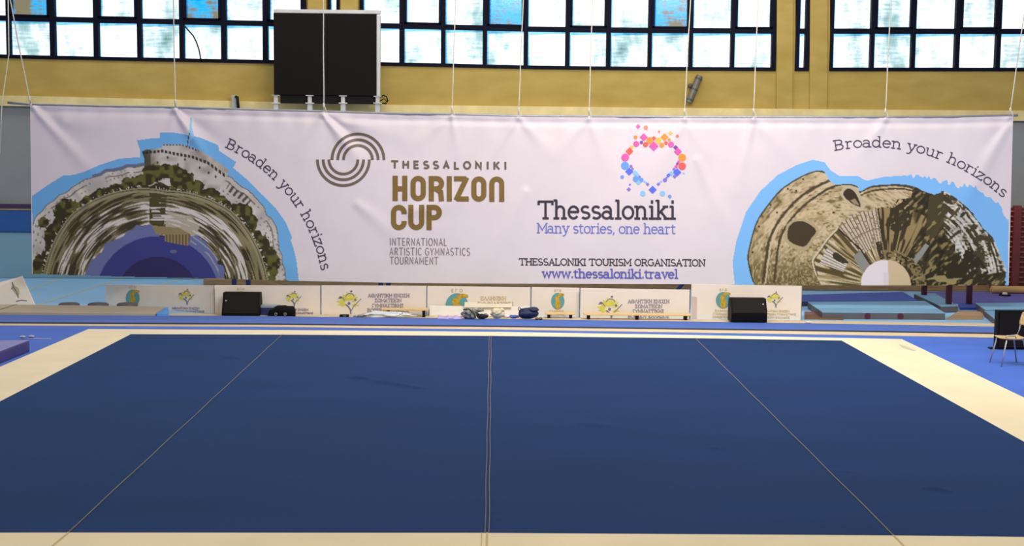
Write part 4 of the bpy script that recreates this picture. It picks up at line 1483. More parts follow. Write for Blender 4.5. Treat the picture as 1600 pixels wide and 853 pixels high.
def tree_logo(bd, sf, cx, cy, R_, cut=None):
    lv, brn = MB(), MB()

    def leaf(x, y, L, ang, mb):
        ca, sa = math.cos(ang), -math.sin(ang)
        P = [(0, 0), (.35, .15), (.7, .12), (1, 0), (.7, -.12), (.35, -.15)]
        q = [(x + L * (a_ * ca - c * -sa * -1), y + L * (a_ * sa + c * ca)) for a_, c in P]
        if cut:
            q = [(X, min(Y, cut)) for X, Y in q]
        shape(mb, q, sf, .004)
    for g, d_, L in ((20, .25, .6), (50, .2, .75), (75, .15, .8), (100, .12, .85), (125, .2, .7), (150, .25, .65), (172, .3, .75), (190, .35, .6), (-15, .4, .5), (35, .55, .4), (140, .55, .4), (205, .25, .5), (-30, .3, .4)):
        a_ = math.radians(g)
        leaf(cx + R_ * d_ * math.cos(a_), cy - R_ * .0 - R_ * d_ * math.sin(a_), R_ * L, a_, lv)
    lv.build('emblem_leaves', i_leaf, bd)
    lim = (lambda p: [(x, min(y, cut)) for x, y in p]) if cut else (lambda p: p)
    w_ = max(.9, R_ * .055)
    ribbon(brn, lim([(cx + R_ * .18, cy + R_ * .95), (cx + R_ * .15, cy + R_ * .6), (cx, cy + R_ * .35), (cx - R_ * .25, cy + R_ * .15)]), w_ * 1.8, sf, .007)
    ribbon(brn, lim([(cx + R_ * .2, cy + R_ * .7), (cx + R_ * .4, cy + R_ * .3), (cx + R_ * .75, cy - R_ * .05), (cx + R_ * 1.05, cy - R_ * .35)]), w_, sf, .007)
    ribbon(brn, [(cx - R_ * .3, cy - R_ * .55), (cx, cy - R_ * .8), (cx + R_ * .35, cy - R_ * .75), (cx + R_ * .45, cy - R_ * .55)], w_, sf, .007)
    ribbon(brn, [(cx - R_ * .9, cy - R_ * .35), (cx - R_ * .6, cy - R_ * .5), (cx - R_ * .35, cy - R_ * .2)], w_, sf, .007)
    disc(brn, cx - R_ * .7, cy - R_ * .45, R_ * .13, R_ * .1, sf, .007, 10)
    disc(brn, cx + R_ * .22, cy - R_ * .98, R_ * .1, R_ * .08, sf, .007, 10)
    disc(brn, cx + R_ * .02, cy + R_ * .05, R_ * .12, R_ * .12, sf, .007, 10)
    disc(brn, cx + R_ * .55, cy - R_ * .25, R_ * .1, R_ * .1, sf, .007, 10)
    brn.build('emblem_branches', i_branch, bd)


DB = 27.35
bd, sf = board(165, 335, 444.5, 446, 28.75, 27.45, 'white board at the left end of the row, a beige mat covering its foot')
figure_logo(bd, sf, 207.5, 465.5, 10.8, 13.2)
tree_logo(bd, sf, 290.5, 464.5, 12.5)
b = MB()
write_line(b, 'ΑΘΛΗΤΙΚΗ ΕΝΩΣΗ', 269, 312, 483, 483.4, 3.2, .75, sf, serif=False)
write_line(b, 'ΣΩΜΑΤΕΙΩΝ ΓΥΜΝΑΣΤΙΚΗΣ', 264, 320, 488, 488.4, 3.0, .75, sf, serif=False)
b.build('lettering', i_greek, bd)
bd, sf = board(336, 501.5, 445.5, 446.5, DB, DB, 'white board behind the left monitor speaker and the portable stereo')
figure_logo(bd, sf, 376.5, 468, 10.8, 13)
tree_logo(bd, sf, 458, 467, 12)
b = MB()
write_line(b, 'ΑΘΛΗΤΙΚΗ ΕΝΩΣΗ', 440, 482, 485, 485.3, 3.2, .75, sf, serif=False)
write_line(b, 'ΣΩΜΑΤΕΙΩΝ ΓΥΜΝΑΣΤΙΚΗΣ', 434, 490, 490.5, 490.8, 3.0, .75, sf, serif=False)
b.build('lettering', i_greek, bd)
bd, sf = board(502.5, 667, 446, 447, DB - .03, DB - .03, 'white board with large leafy emblem, four Greek lines and the left bench in front')
tree_logo(bd, sf, 545, 473, 18.5)
for s, xa, xb, y in (('ΑΘΛΗΤΙΚΗ ΕΝΩΣΗ', 575, 640, 463.8), ('ΣΩΜΑΤΕΙΩΝ', 585.5, 627.5, 471.5), ('ΓΥΜΝΑΣΤΙΚΗΣ', 581.5, 631, 479.5), ('ΒΟΡΕΙΟΥ ΕΛΛΑΔΟΣ', 574, 640, 487)):
    b = MB()
    write_line(b, s, xa, xb, y, y + .2, 5.0, .85, sf)
    b.build('lettering', i_greek, bd)
bd, sf = board(668, 829.5, 447, 449, DB, DB, 'white board with half a teal disc emblem behind the pile of bags')
figure_logo(bd, sf, 714, 478, 18, 20, cut=477.5)
for s, xa, xb, y in (('ΕΛΛΗΝΙΚΗ', 751, 791, 468.5), ('ΓΥΜΝΑΣΤΙΚΗ', 746, 802, 477.0)):
    b = MB()
    write_line(b, s, xa, xb, y, y + .2, 5.4, .85, sf)
    b.build('lettering', i_ochre, bd)
bd, sf = board(830.5, 906, 448.5, 450, DB, DB, 'narrow white board with a small teal oval emblem behind the short bench')
figure_logo(bd, sf, 871.5, 470.5, 10.5, 13)
b = MB()
write_line(b, 'ΕΛΛΗΝΙΚΗ', 859, 881, 487, 487.2, 2.6, .7, sf, serif=False)
write_line(b, 'ΓΥΜΝΑΣΤΙΚΗ', 855, 886, 494.3, 494.5, 3.2, .75, sf, serif=False)
b.build('lettering', i_ochre, bd)
bd, sf = board(907, 1078, 450, 453, DB - .12, DB - .12, 'white board with leafy emblem and Greek lines behind the long bench')
tree_logo(bd, sf, 952, 482, 19)
for s, xa, xb, y in (('ΑΘΛΗΤΙΚΗ ΕΝΩΣΗ', 981, 1046, 473), ('ΣΩΜΑΤΕΙΩΝ', 992, 1035, 480.7), ('ΓΥΜΝΑΣΤΙΚΗΣ', 988.5, 1038, 488.4), ('ΒΟΡΕΙΟΥ ΕΛΛΑΔΟΣ', 981, 1046, 496)):
    b = MB()
    write_line(b, s, xa, xb, y, y + .2, 5.0, .85, sf)
    b.build('lettering', i_greek, bd)
bd, sf = board(1080, 1253, 444, 447, DB - .15, DB - .2, 'white board at the right end of the row, standing behind the right monitor speaker')
figure_logo(bd, sf, 1130, 469, 11.5, 13)
tree_logo(bd, sf, 1210, 468.5, 12.5)
b = MB()
for s, xa, xb, y in (('ΕΛΛΗΝΙΚΗ', 1117, 1145, 486.5), ('ΓΥΜΝΑΣΤΙΚΗ', 1114, 1149, 491.5), ('ΟΜΟΣΠΟΝΔΙΑ', 1113, 1148, 496.3)):
    write_line(b, s, xa, xb, y, y + .2, 2.8, .7, sf, serif=False)
for s, xa, xb, y in (('ΑΘΛΗΤΙΚΗ ΕΝΩΣΗ', 1190, 1234, 487), ('ΣΩΜΑΤΕΙΩΝ ΓΥΜΝΑΣΤΙΚΗΣ', 1186, 1244, 492), ('ΒΟΡΕΙΟΥ ΕΛΛΑΔΟΣ', 1190, 1234, 497)):
    write_line(b, s, xa, xb, y, y + .2, 2.8, .7, sf, serif=False)
b.build('lettering', i_ochre, bd)
b = MB()
shape(b, [(1080.5, 463), (1089, 464), (1089, 498), (1081, 497.5)], sf, .005)
b.build('side_strip', M('pinkish_board_side', (206, 186, 178), .6), bd)  # board's side face drawn as a flat pinkish strip on the front

# leaning board at the far left
A, B_ = gr(-70, 483, 0.02), gr(54.5, 474.5, 0.02)
P = [at(-70, 482, 28.3), at(55.5, 475.5, 28.3), at(34.5, 431.5, 28.5), at(-70, 460, 28.5)]
P[0].z = P[1].z = 0.002
bd = thing('sponsor_board', 'white board at the far left edge leaning at a tilt behind the beige mat', 'board', (P[0] + P[1]) / 2, 'white sponsor boards along the runway')
MB().prism(P, (0, .04, .0)).build('panel', m_board, bd, bevel=.004)
n = (P[1] - P[0]).cross(P[2] - P[0]).normalized()
if n.y > 0:
    n = -n
sf = onplane(P[0], n)
b = MB()
for poly in ([(20, 441), (23, 447), (29, 450), (31, 458), (28, 464), (22, 456), (18, 450)], [(23, 452), (30, 455), (29, 461), (24, 459)]):
    shape(b, poly, sf, .004)
b.build('emblem_leaves', M('pale_olive_ink', (176, 176, 130), .6), bd)
b = MB()
ribbon(b, [(19, 441), (22, 450), (26, 456), (29, 465)], 1.6, sf, .006)
ribbon(b, [(25, 471), (33, 469), (42, 470)], 1.4, sf, .006)
ribbon(b, [(20, 449), (18, 452)], 1.6, sf, .006)
b.build('emblem_branches', i_branch, bd)

# ================================================================== THINGS ALONG THE RUNWAY
m_beigemat = M('beige_mat_vinyl', (186, 172, 150), 0.7, 0.05, 1.2)
# flat beige mat at the left
z_ = 0.10
q = [gr(-170, 486.0, z_), gr(243, 489.0, z_), gr(258.5, 479.0, z_), gr(-170, 472.5, z_)]
bm = thing('landing_mat', 'flat beige mat lying behind the runway at the left', 'mat', sum(q, Vector()) / 4 - Vector((0, 0, z_)))
MB().prism([p - Vector((0, 0, z_ - .0215)) for p in q], (0, 0, z_ - .0215)).build('pad', m_beigemat, bm, bevel=.012)
b = MB()
up = Vector((0, 0, .003))
P, Q = gr(-4, 484.5, z_) + up, gr(25, 475.5, z_) + up
b.poly([P, P + Vector((.03, 0, 0)), Q + Vector((.03, 0, 0)), Q])
b.build('fold_seam', M('brown_seam', (120, 108, 92), .8), bm)
w0, w1 = gr(244.5, 489.3, 0.10), gr(260, 479.5, 0.10)
w2, w3 = gr(263.3, 479.5, 0.10), gr(263.3, 489.3, 0.10)
o = MB().prism([p - Vector((0, 0, .0785)) for p in (w0, w3, w2, w1)], (0, 0, .0785)).build('foam_wedge', M('sky_blue_foam', (96, 162, 232), .7), bevel=.006)
tag(o, 'small bright sky blue foam piece at the right end of the beige mat', 'foam block')
m_stool = M('dark_grey_vinyl', (88, 84, 90), .5, .1, 4)
for i, (x, lab) in enumerate(((108, 'dark grey low round stool farthest left behind the beige mat'), (153.5, 'dark grey low round stool in the middle of the three behind the beige mat'),
                              (199, 'dark grey low round stool in front of the teal oval emblem of the left board'))):
    c = at(x, 476, 28.05)
    st = thing('round_stool', lab, 'stool', (c.x, 28.05, 0), 'low round stools behind the beige mat')
    ztop = at(x, 474.0, 28.05).z
    MB().lathe([(.01, ztop - .07), (.19, ztop - .07), (.205, ztop - .05), (.205, ztop - .015), (.18, ztop + .005), (.1, ztop + .016), (.01, ztop + .018)], (c.x, 28.05, 0)).build('seat', m_stool, st, smooth=True)
    MB().lathe([(.01, .0), (.15, .0), (.15, .02), (.05, .04), (.05, ztop - .072), (.01, ztop - .072)], (c.x, 28.05, 0)).build('pedestal', m_blackcase, st)

m_spk = M('black_speaker_paint', (12, 11, 13), .6, .15, 30, spec=.15, bump=.2, bscale=150)
m_grille = M('black_grille', (32, 29, 26), .7, .1, 60, spec=.1)
m_badge = M('pale_badge', (170, 170, 175), .4)


def monitor(x0, x1, yt, yb_, label, badge_left, D, chin, z0=0.0215):
    """wedge stage monitor: sloped grille above a short upright chin"""
    A, B_ = at(x0, yb_, D), at(x1, yb_, D)
    w_ = B_.x - A.x
    hgt = at((x0 + x1) / 2, yt, D + .12).z - z0
    t = thing('monitor_speaker', label, 'speaker', ((A.x + B_.x) / 2, D + .2, z0), 'stage monitor speakers on the runway edge')
    prof = [(0, 0), (-.02, chin), (.16, hgt), (.36, hgt), (.42, hgt * .6), (.42, 0)]
    b = MB()
    b.prism([(A.x + .012, D + y, z0 + z) for y, z in prof], (w_ - .024, 0, 0))
    b.build('cabinet', m_spk, t, bevel=.012)
    b = MB()
    n = Vector((0, -(hgt - chin), .18)).normalized()
    P = [Vector((A.x + .03, D - .02, z0 + chin + .01)), Vector((B_.x - .03, D - .02, z0 + chin + .01)), Vector((B_.x - .03, D + .155, z0 + hgt - .012)), Vector((A.x + .03, D + .155, z0 + hgt - .012))]
    b.prism([p + n * .002 for p in P], n * .008)
    b.build('grille', m_grille, t, bevel=.004)
    for xs in (A.x, B_.x - .014):
        b = MB()
        b.prism([(xs, D + y * .98 + .004, z0 + .002 + z * .99) for y, z in prof], (.014, 0, 0))
        b.build('end_cheek', m_spk, t, bevel=.003)
    s = .06 if badge_left else .94
    c = P[0].lerp(P[1], s).lerp(P[3].lerp(P[2], s), .62) + n * .012
    MB().tube([c, c + n * .004], .014, 12).build('badge', m_badge, t)
    return t


monitor(346.5, 404.5, 457.5, 494, 'black wedge monitor speaker on the left, in front of the second board', True, 26.9, .05)
monitor(1142.5, 1198.5, 466.5, 502.5, 'black wedge monitor speaker on the right, in front of the last board', False, 26.42, .17, .0465)

# box and portable stereo
c = at(420, 489, 27.15)
bx = thing('equipment_box', 'small grey topped blue box tucked behind the portable stereo', 'box', (c.x, 27.1, .022))
X0, X1 = at(403, 489, 27.0).x, at(434.5, 489, 27.0).x
zt = at(420, 478.5, 27.0).z
MB().box(X0, X1, 27.13, 27.3, .022, zt - .05).build('body', M('dark_blue_plastic', (36, 48, 104), .5), bx, bevel=.006)
MB().box(X0 - .01, X1 + .01, 27.12, 27.31, zt - .048, zt).build('lid', M('grey_blue_plastic', (150, 160, 174), .5), bx, bevel=.008)
D = 26.9
c = at(439.5, 494, D)
st = thing('portable_stereo', 'long black rounded portable stereo with two ringed speakers right of the left monitor', 'stereo', (c.x, D, .02))
X0, X1 = at(418, 490, D).x, at(460.5, 490, D).x
zt = at(440, 479, D).z
b = MB()
n_ = 18
vs = []
for i in range(n_ + 1):
    u = i / n_
    x = X0 + (X1 - X0) * u
    hh = (zt - .02) * (0.55 + .45 * min(1, u * 2.6)) * (1 - max(0, (u - .92) / .08) ** 2 * .35)
    dd = .10 * (0.75 + .25 * math.sin(math.pi * u)) * (0.5 if i in (0, n_) else 1)
    if i == 0:
        hh *= .6
    for k in range(14):
        g = 2 * math.pi * k / 14
        sx = math.copysign(abs(math.cos(g)) ** .6, math.cos(g))
        sz = math.copysign(abs(math.sin(g)) ** .6, math.sin(g))
        vs.append((x, D + .10 + dd * sx, .02 + hh / 2 + hh / 2 * sz))
fs = [(i * 14 + k, i * 14 + (k + 1) % 14, (i + 1) * 14 + (k + 1) % 14, (i + 1) * 14 + k) for i in range(n_) for k in range(14)]
fs += [tuple(range(13, -1, -1)), tuple(range(n_ * 14, n_ * 14 + 14))]
b.add(vs, fs)
b.build('body', m_spk, st, smooth=True)
for x in (431, 445.5):
    c = at(x, 490.8, D - .005)
    b = MB()
    b.tube([c + Vector((.024 * math.cos(g), -.004, .024 * math.sin(g))) for g in [2 * math.pi * k / 16 for k in range(17)]], .006, 6)
    b.build('speaker_ring', m_badge, st, smooth=True)
    MB().tube([c + Vector((0, .02, 0)), c], .022, 14).build('speaker_cone', m_grille, st)
b = MB()
b.tube([at(428, 481, D + .1), at(434, 477.8, D + .1), at(446, 477.5, D + .1), at(453, 480, D + .1)], .010, 6)
b.build('handle', m_spk, st, smooth=True)

# benches
m_bench = M('pale_beech', (226, 192, 136), .5, .12, 3, stretch=(1, 12, 12))


def bench(x0, x1, yt, legs, D, label):
    yt = yt + 2.0
    A, B_ = at(x0, yt, D), at(x1, yt, D)
    t = thing('bench', label, 'bench', ((A.x + B_.x) / 2, D + .12, 0), 'low wooden benches in front of the boards')
    z = (A.z + B_.z) / 2
    MB().box(A.x, B_.x, D, D + .20, z - .035, z).build('seat_plank', m_bench, t, bevel=.008)
    for lx in legs:
        X = at(lx, yt, D).x
        b = MB()
        b.box(X - .028, X + .028, D + .02, D + .06, .022, z - .036)
        b.box(X - .028, X + .028, D + .14, D + .18, .022, z - .036)
        b.box(X - .03, X + .03, D + .01, D + .19, z - .06, z - .0355)
        b.build('leg', m_blackcase, t, bevel=.003)


bench(596, 668, 480.5, (606, 662), 27.0, 'wooden bench in front of the board with four Greek lines left of centre')
bench(852, 899, 487, (858, 892), 27.0, 'short wooden bench right of the navy bag')
bench(912, 1080, 488.5, (920, 996, 1072), 26.85, 'long three legged wooden bench right of the short one')

# white panel and cream paper in front of the board behind the bags
m_white = M('white_plastic', (232, 228, 222), .4, .03)
q = [at(671, 494.5, 27.22), at(828, 496, 27.22), at(828, 479, 27.26), at(671, 477.7, 27.26)]
q[0].z = q[1].z = 0.022
o = MB().prism(q, (0, .03, 0)).build('folded_panel', m_white, bevel=.004)
tag(o, 'plain white panel leaning low against the board behind the bags', 'panel')
q = [at(725.5, 480, 27.2), at(800, 480, 27.2), at(800, 474, 27.2), at(785, 475.5, 27.2), at(746, 474, 27.2), at(745, 472, 27.2), at(726, 472, 27.2)]
o = MB().prism(q, (0, .012, 0)).build('paper_pad', M('pale_yellow_paper', (246, 240, 218), .7, .03))
tag(o, 'pale yellow paper strip perched on the white panel above the bags', 'paper')

# small things on the rear edge of the runway
DZ = 26.95


def spot(x, y=495, D=None):
    D = D or 26.95
    p = at(x, y, D)
    return Vector((p.x, D, 0.0465 if D < 26.85 else 0.0215))


m_blk = M('black_cloth', (22, 24, 30), .8, .2, 8)
c = spot(538, 493, 27.0)
t = thing('power_adapter', 'small flat black device at the foot of the leafy emblem board', 'device', c)
MB().box(c.x - .09, c.x + .09, c.y - .05, c.y + .05, .021, .065).build('case', m_blackcase, t, bevel=.008)
MB().box(c.x - .02, c.x + .05, c.y - .054, c.y - .05, .035, .05).build('display', M('grey_lcd', (110, 112, 116), .3), t)
c = spot(562, 492, 27.0)
b = MB()
for k in range(3):
    nu_ = 10
    vs = []
    for j in range(6):
        for i in range(nu_):
            x = c.x - .13 + .26 * i / (nu_ - 1) + .01 * k
            y = c.y - .06 + .12 * j / 5
            vs.append((x, y, .024 + .008 * k + .02 * abs(math.sin(i * 1.1 + k * 2) * math.cos(j * .8 + k)) * (i / nu_) + .016 * (i > 2) * math.sin(i * .6) ** 2))
    b.add(vs, [(j * nu_ + i, j * nu_ + i + 1, (j + 1) * nu_ + i + 1, (j + 1) * nu_ + i) for j in range(5) for i in range(nu_ - 1)])
o = b.build('crumpled_paper', M('grey_paper', (168, 170, 178), .6, .3, 18, rgb2=(96, 98, 112)), smooth=True, solid=.003)
tag(o, 'crumpled grey papers beside the small black device', 'paper')
c = spot(607, 493, 26.92)
b = MB()
b.blob(c + Vector((0, 0, .055)), (.40, .07, .055), .35, 5, 3, 40, 14)
o = b.build('plastic_bag', M('pale_plastic_film', (222, 226, 224), .25, .06, 8), smooth=True)
tag(o, 'flat pale plastic bag lying in front of the left bench', 'bag')
c = spot(703, 497, 26.72)
b = MB()
nu_, nv_ = 24, 8
vs = []
for j in range(nv_):
    for i in range(nu_):
        u, v = i / (nu_ - 1), j / (nv_ - 1)
        vs.append((c.x - .23 + .46 * u, c.y - .1 + .2 * v + .02 * math.sin(u * 9), .05 + .03 * math.sin(u * 7 + v * 3) * math.sin(v * 3.1) + .025 * v + .02 * math.sin(u * 19) * v))
b.add(vs, [(j * nu_ + i, j * nu_ + i + 1, (j + 1) * nu_ + i + 1, (j + 1) * nu_ + i) for j in range(nv_ - 1) for i in range(nu_ - 1)])
o = b.build('towel', M('lilac_cloth', (196, 176, 226), .8, .12, 7), smooth=True, solid=.02)
tag(o, 'lilac and white cloth spread left of the grey backpack', 'cloth')
# grey and black backpack
c = spot(737, 498, 26.65)
t = thing('backpack', 'slumped grey and black patterned backpack between the lilac cloth and cream bag', 'bag', c)
m_camo = M('grey_black_camouflage', (24, 25, 30), .8, .1, 11, rgb2=(196, 190, 172), detail=1.0)
b = MB()
b.blob(c + Vector((-.03, 0, .10)), (.165, .11, .10), .22, 4, 21, 32, 18)
b.build('body', m_camo, t, smooth=True)
b = MB()
b.blob(c + Vector((.07, .02, .17)), (.15, .07, .045), .25, 4, 22, 26, 14)
b.build('flap', m_camo, t, smooth=True)
b = MB()
b.blob(c + Vector((.19, -.03, .05)), (.09, .06, .048), .2, 4, 23, 22, 12)
b.build('side_pocket', m_blk, t, smooth=True)
b = MB()
b.tube([c + Vector((-.16, -.06, .18)), c + Vector((-.05, -.11, .2)), c + Vector((.04, -.12, .12)), c + Vector((.08, -.12, .03))], .012, 6)
b.build('strap', m_blk, t, smooth=True)
c = spot(758.5, 496, 26.75)
t = thing('small_pouch', 'tiny black pouch between the grey backpack and the cream bag', 'pouch', c)
MB().blob(c + Vector((0, 0, .045)), (.055, .045, .045), .12, 3, 4, 20, 12).build('body', m_blk, t, smooth=True)
MB().tube([c + Vector((-.04, -.035, .07)), c + Vector((0, -.045, .08)), c + Vector((.04, -.035, .07))], .006, 6).build('zip', m_badge, t)
c = spot(777.5, 497, 26.75)
t = thing('drawstring_bag', 'cream gathered cloth bag right of the grey backpack', 'bag', c)
m_creamcloth = M('cream_cloth', (222, 212, 178), .8, .1, 6)
b = MB()
b.blob(c + Vector((0, 0, .095)), (.13, .10, .098), .14, 5, 31, 32, 18)
b.build('body', m_creamcloth, t, smooth=True)
b = MB()
b.blob(c + Vector((.07, -.02, .165)), (.05, .04, .035), .25, 5, 32, 18, 10)
b.build('gathered_neck', m_creamcloth, t, smooth=True)
b = MB()
b.tube([c + Vector((-.1, -.09, .14)), c + Vector((-.02, -.115, .09)), c + Vector((.06, -.1, .12)), c + Vector((.10, -.06, .17))], .007, 6)
b.build('cord', M('tan_cord', (186, 170, 130), .8), t, smooth=True)
c = spot(791, 496, 26.8)
o = MB().blob(c + Vector((0, 0, .035)), (.07, .05, .035), .3, 6, 8, 24, 12).build('tissue', m_white, smooth=True)
tag(o, 'small crumpled white tissue between the cream bag and the blue cloth', 'tissue')
c = spot(803.5, 497, 26.75)
o = MB().blob(c + Vector((0, 0, .035)), (.085, .06, .036), .3, 4, 9, 26, 12).build('cap', M('mid_blue_cloth', (88, 106, 178), .8, .15, 8), smooth=True)
tag(o, 'small folded blue cloth left of the navy bag', 'cloth')
c = spot(827, 497.5, 26.72)
t = thing('sports_bag', 'navy sports bag with raised carry loop in front of the narrow board', 'bag', c)
m_navybag = M('navy_nylon', (30, 42, 76), .6, .2, 9)
b = MB()
b.blob(c + Vector((-.03, 0, .105)), (.19, .12, .105), .12, 3, 41, 34, 18)
b.build('body', m_navybag, t, smooth=True)
b = MB()
b.blob(c + Vector((.06, .0, .18)), (.12, .10, .045), .2, 3, 42, 24, 12)
b.build('top_flap', m_navybag, t, smooth=True)
b = MB()
b.tube([c + Vector((-.15, -.05, .12)), c + Vector((-.205, -.05, .17)), c + Vector((-.215, -.05, .215)), c + Vector((-.195, -.05, .235)), c + Vector((-.17, -.05, .2)), c + Vector((-.10, -.06, .17))], .010, 6)
b.build('carry_loop', m_navybag, t, smooth=True)
c = spot(841, 498, 26.6)
t = thing('sandals', 'pair of small black and gold sandals at the right foot of the navy bag', 'shoes', c)
for s in (-1, 1):
    b = MB()
    b.blob(c + Vector((.035 * s + .01, 0, .012)), (.03, .075, .012), .05, 2, 5, 20, 8)
    b.build('sole', m_blk, t, smooth=True)
    b = MB()
    b.tube([c + Vector((.035 * s + .01 + .03 * math.cos(g), -.02, .012 + .04 * math.sin(g))) for g in [math.pi * k / 8 for k in range(9)]], .011, 6)
    b.build('strap', M('gold_strap', (150, 128, 70), .4, .2, 10), t, smooth=True)
c = spot(854, 497, 26.75)
o = MB().box(c.x - .09, c.x + .09, c.y - .05, c.y + .05, .021, .045).build('notebook', M('tan_card', (206, 176, 116), .7), bevel=.004)
tag(o, 'small tan notebook lying right of the sandals', 'notebook')
c = gr(1263, 505, .02)
o = MB().blob(c + Vector((0, 0, .02)), (.06, .04, .014), .3, 6, 12, 20, 10).build('paper_scrap', m_white, smooth=True)
tag(o, 'white paper scrap on the runway edge right of the last board', 'paper')

# ================================================================== LEFT FOREGROUND MAT
zt = 0.20
m_lav = M('lavender_vinyl', (118, 116, 178), .4, .15, 2.2, rgb2=(140, 140, 200))
m_purp = M('purple_vinyl', (66, 56, 120), .5, .1, 3)
q = [gr(-120, 573, zt), gr(0, 549.0, zt), gr(46.5, 531.3, zt), gr(-120, 533, zt)]
# keep the far edge level and the right side running back into the hall
t = thing('crash_mat', 'thick lavender topped purple mat at the left edge beside the cream border', 'mat', sum(q, Vector()) / 4 - Vector((0, 0, zt - .012)))
MB().prism([p - Vector((0, 0, zt - .012)) for p in q], (0, 0, zt - .016)).build('body', m_purp, t, bevel=.02)
MB().prism([p.lerp(sum(q, Vector()) / 4, .006) - Vector((0, 0, .004)) for p in q], (0, 0, .006)).build('top_cover', m_lav, t)
b = MB()
for x, y in ((35, 528), (49, 527.5)):
    p = gr(x, y, .012)
    b.blob(p + Vector((0, 0, .02)), (.05, .04, .02), .3, 5, 2, 16, 8)
b.tube([gr(34, 529, .02), gr(49, 529, .02), gr(80, 529.5, .02)], .008, 5)
o = b.build('cable', M('pale_cable', (178, 180, 205), .5), smooth=True)
tag(o, 'thin pale cable with plugs on the blue carpet beyond the lavender mat', 'cable')

# ================================================================== RIGHT BACKGROUND
m_ltblue = M('light_blue_vinyl', (124, 176, 212), .5, .06, 1.5)
m_greyside = M('grey_mat_side', (92, 88, 92), .6, .08, 2)
m_royal2 = M('deep_blue_mat', (66, 88, 182), .6, .08, 1.5)
m_violet = M('violet_carpet', (102, 98, 176), .85, .1, 1.5)
m_red = M('dark_red_paint', (84, 24, 40), .45, .1, 3)


def mat(name, label, pts, z, m_top, m_side, z0=0.0, inset=.004):
    q = [gr(x, y, z) for x, y in pts]
    c = sum(q, Vector()) / len(q)
    t = thing(name, label, 'mat', (c.x, c.y, z0))
    MB().prism([Vector((p.x, p.y, z0 + .001)) for p in q], (0, 0, z - z0 - .012)).build('body', m_side, t, bevel=.01)
    MB().prism([Vector((p.x, p.y, z - .0105)) for p in q], (0, 0, .0105)).build('top_cover', m_top, t)
    return t, q


o = MB().prism([gr(x, y, 0.002) for x, y in ((1455, 474), (1625, 475), (1625, 457.5), (1440, 456.5))], (0, 0, .01)).build('floor_carpet', m_violet)
tag(o, 'violet carpet below the red wall bars at the far right', 'carpet')
t, q = mat('landing_mat', 'light blue landing mat with grey side and two dark red discs right of the boards', [(1285, 487.5), (1477, 488.8), (1445, 470), (1262, 471.5)], .14, m_ltblue, m_greyside)
A, B_ = q[0], q[1]
for x in (1355.5, 1407):
    s = (x - 1285) / (1477 - 1285)
    c = A.lerp(B_, s) - Vector((0, 0, .075))
    MB().tube([c + Vector((0, .01, 0)), c + Vector((0, -.008, 0))], .062, 18).build('red_disc', m_red, t)
t, q = mat('balance_mat', 'narrow light blue mat with grey end running back beneath the red posts', [(1470, 478.3), (1497, 477.6), (1461, 458.5), (1428, 458.5)], .14, m_ltblue, m_greyside)
t, q = mat('landing_mat', 'deep blue mat lying behind the light blue mat with red discs', [(1250, 471.2), (1434, 469.3), (1411, 456.0), (1250, 460.5)], .10, m_royal2, m_greyside)
t, q = mat('landing_mat', 'light blue mat with grey side at the right edge behind the black loudspeaker', [(1540, 484.2), (1640, 482), (1640, 472.5), (1524, 473.5)], .13, m_ltblue, m_greyside)
t, q = mat('springboard', 'small pale blue wedge block between the brown board and the black loudspeaker', [(1553, 497), (1580, 497), (1570, 485.5), (1538, 485.5)], .12, m_ltblue, m_greyside)
t, q = mat('landing_mat', 'small deep blue mat between the red posts and the right light blue mat', [(1500, 480.5), (1527, 480.5), (1524, 474), (1497, 474)], .05, m_royal2, m_royal2)
o = MB().prism([gr(x, y, 0.002) for x, y in ((1478, 499.5), (1536, 499.5), (1536, 488), (1498, 487))], (0, 0, .02)).build('brown_floor_patch', M('plywood', (166, 138, 104), .6, .12, 3, stretch=(1, 8, 8)))
tag(o, 'brown plywood board on the floor between the mats at the right', 'board')
o = MB().prism([gr(x, y, 0.002) for x, y in ((1257, 499), (1318, 500), (1300, 493), (1284, 489.5), (1257, 488))], (0, 0, .02)).build('brown_floor_patch', M('brown_floor_shadow', (120, 84, 66), .6, .12, 3, stretch=(1, 8, 8)))  # added sheet, dark brown shadow beside the mat put into its colour
tag(o, 'reddish brown sheet with painted shadow on the floor at the left end of the mat with red discs', 'board')

# red posts of a bar frame seen under the banner
for x, y, D, lab in ((1423, 999, 30.6, 'dark red post under the banner, leftmost of the three'), (1461, 999, 28.95, 'dark red post under the banner standing nearest, middle of the three'),
                     (1492, 999, 29.75, 'dark red post under the banner, rightmost of the three')):
    p = at(x, y, D)
    z0 = max(0.0, p.z)
    c = Vector((p.x, D, z0))
    t = thing('apparatus_post', lab, 'post', c, 'dark red apparatus posts')
    b = MB()
    b.box(c.x - .055, c.x + .055, D - .05, D + .05, z0 + .02, 2.3)
    b.build('upright', m_red, t, bevel=.01)
    MB().box(c.x - .09, c.x + .09, D - .08, D + .08, z0, z0 + .019).build('foot_plate', m_red, t, bevel=.004)
    MB().tube([Vector((c.x, D, 2.3)), Vector((c.x, D, 2.62))], .03, 10).build('inner_tube', m_greymetal, t)

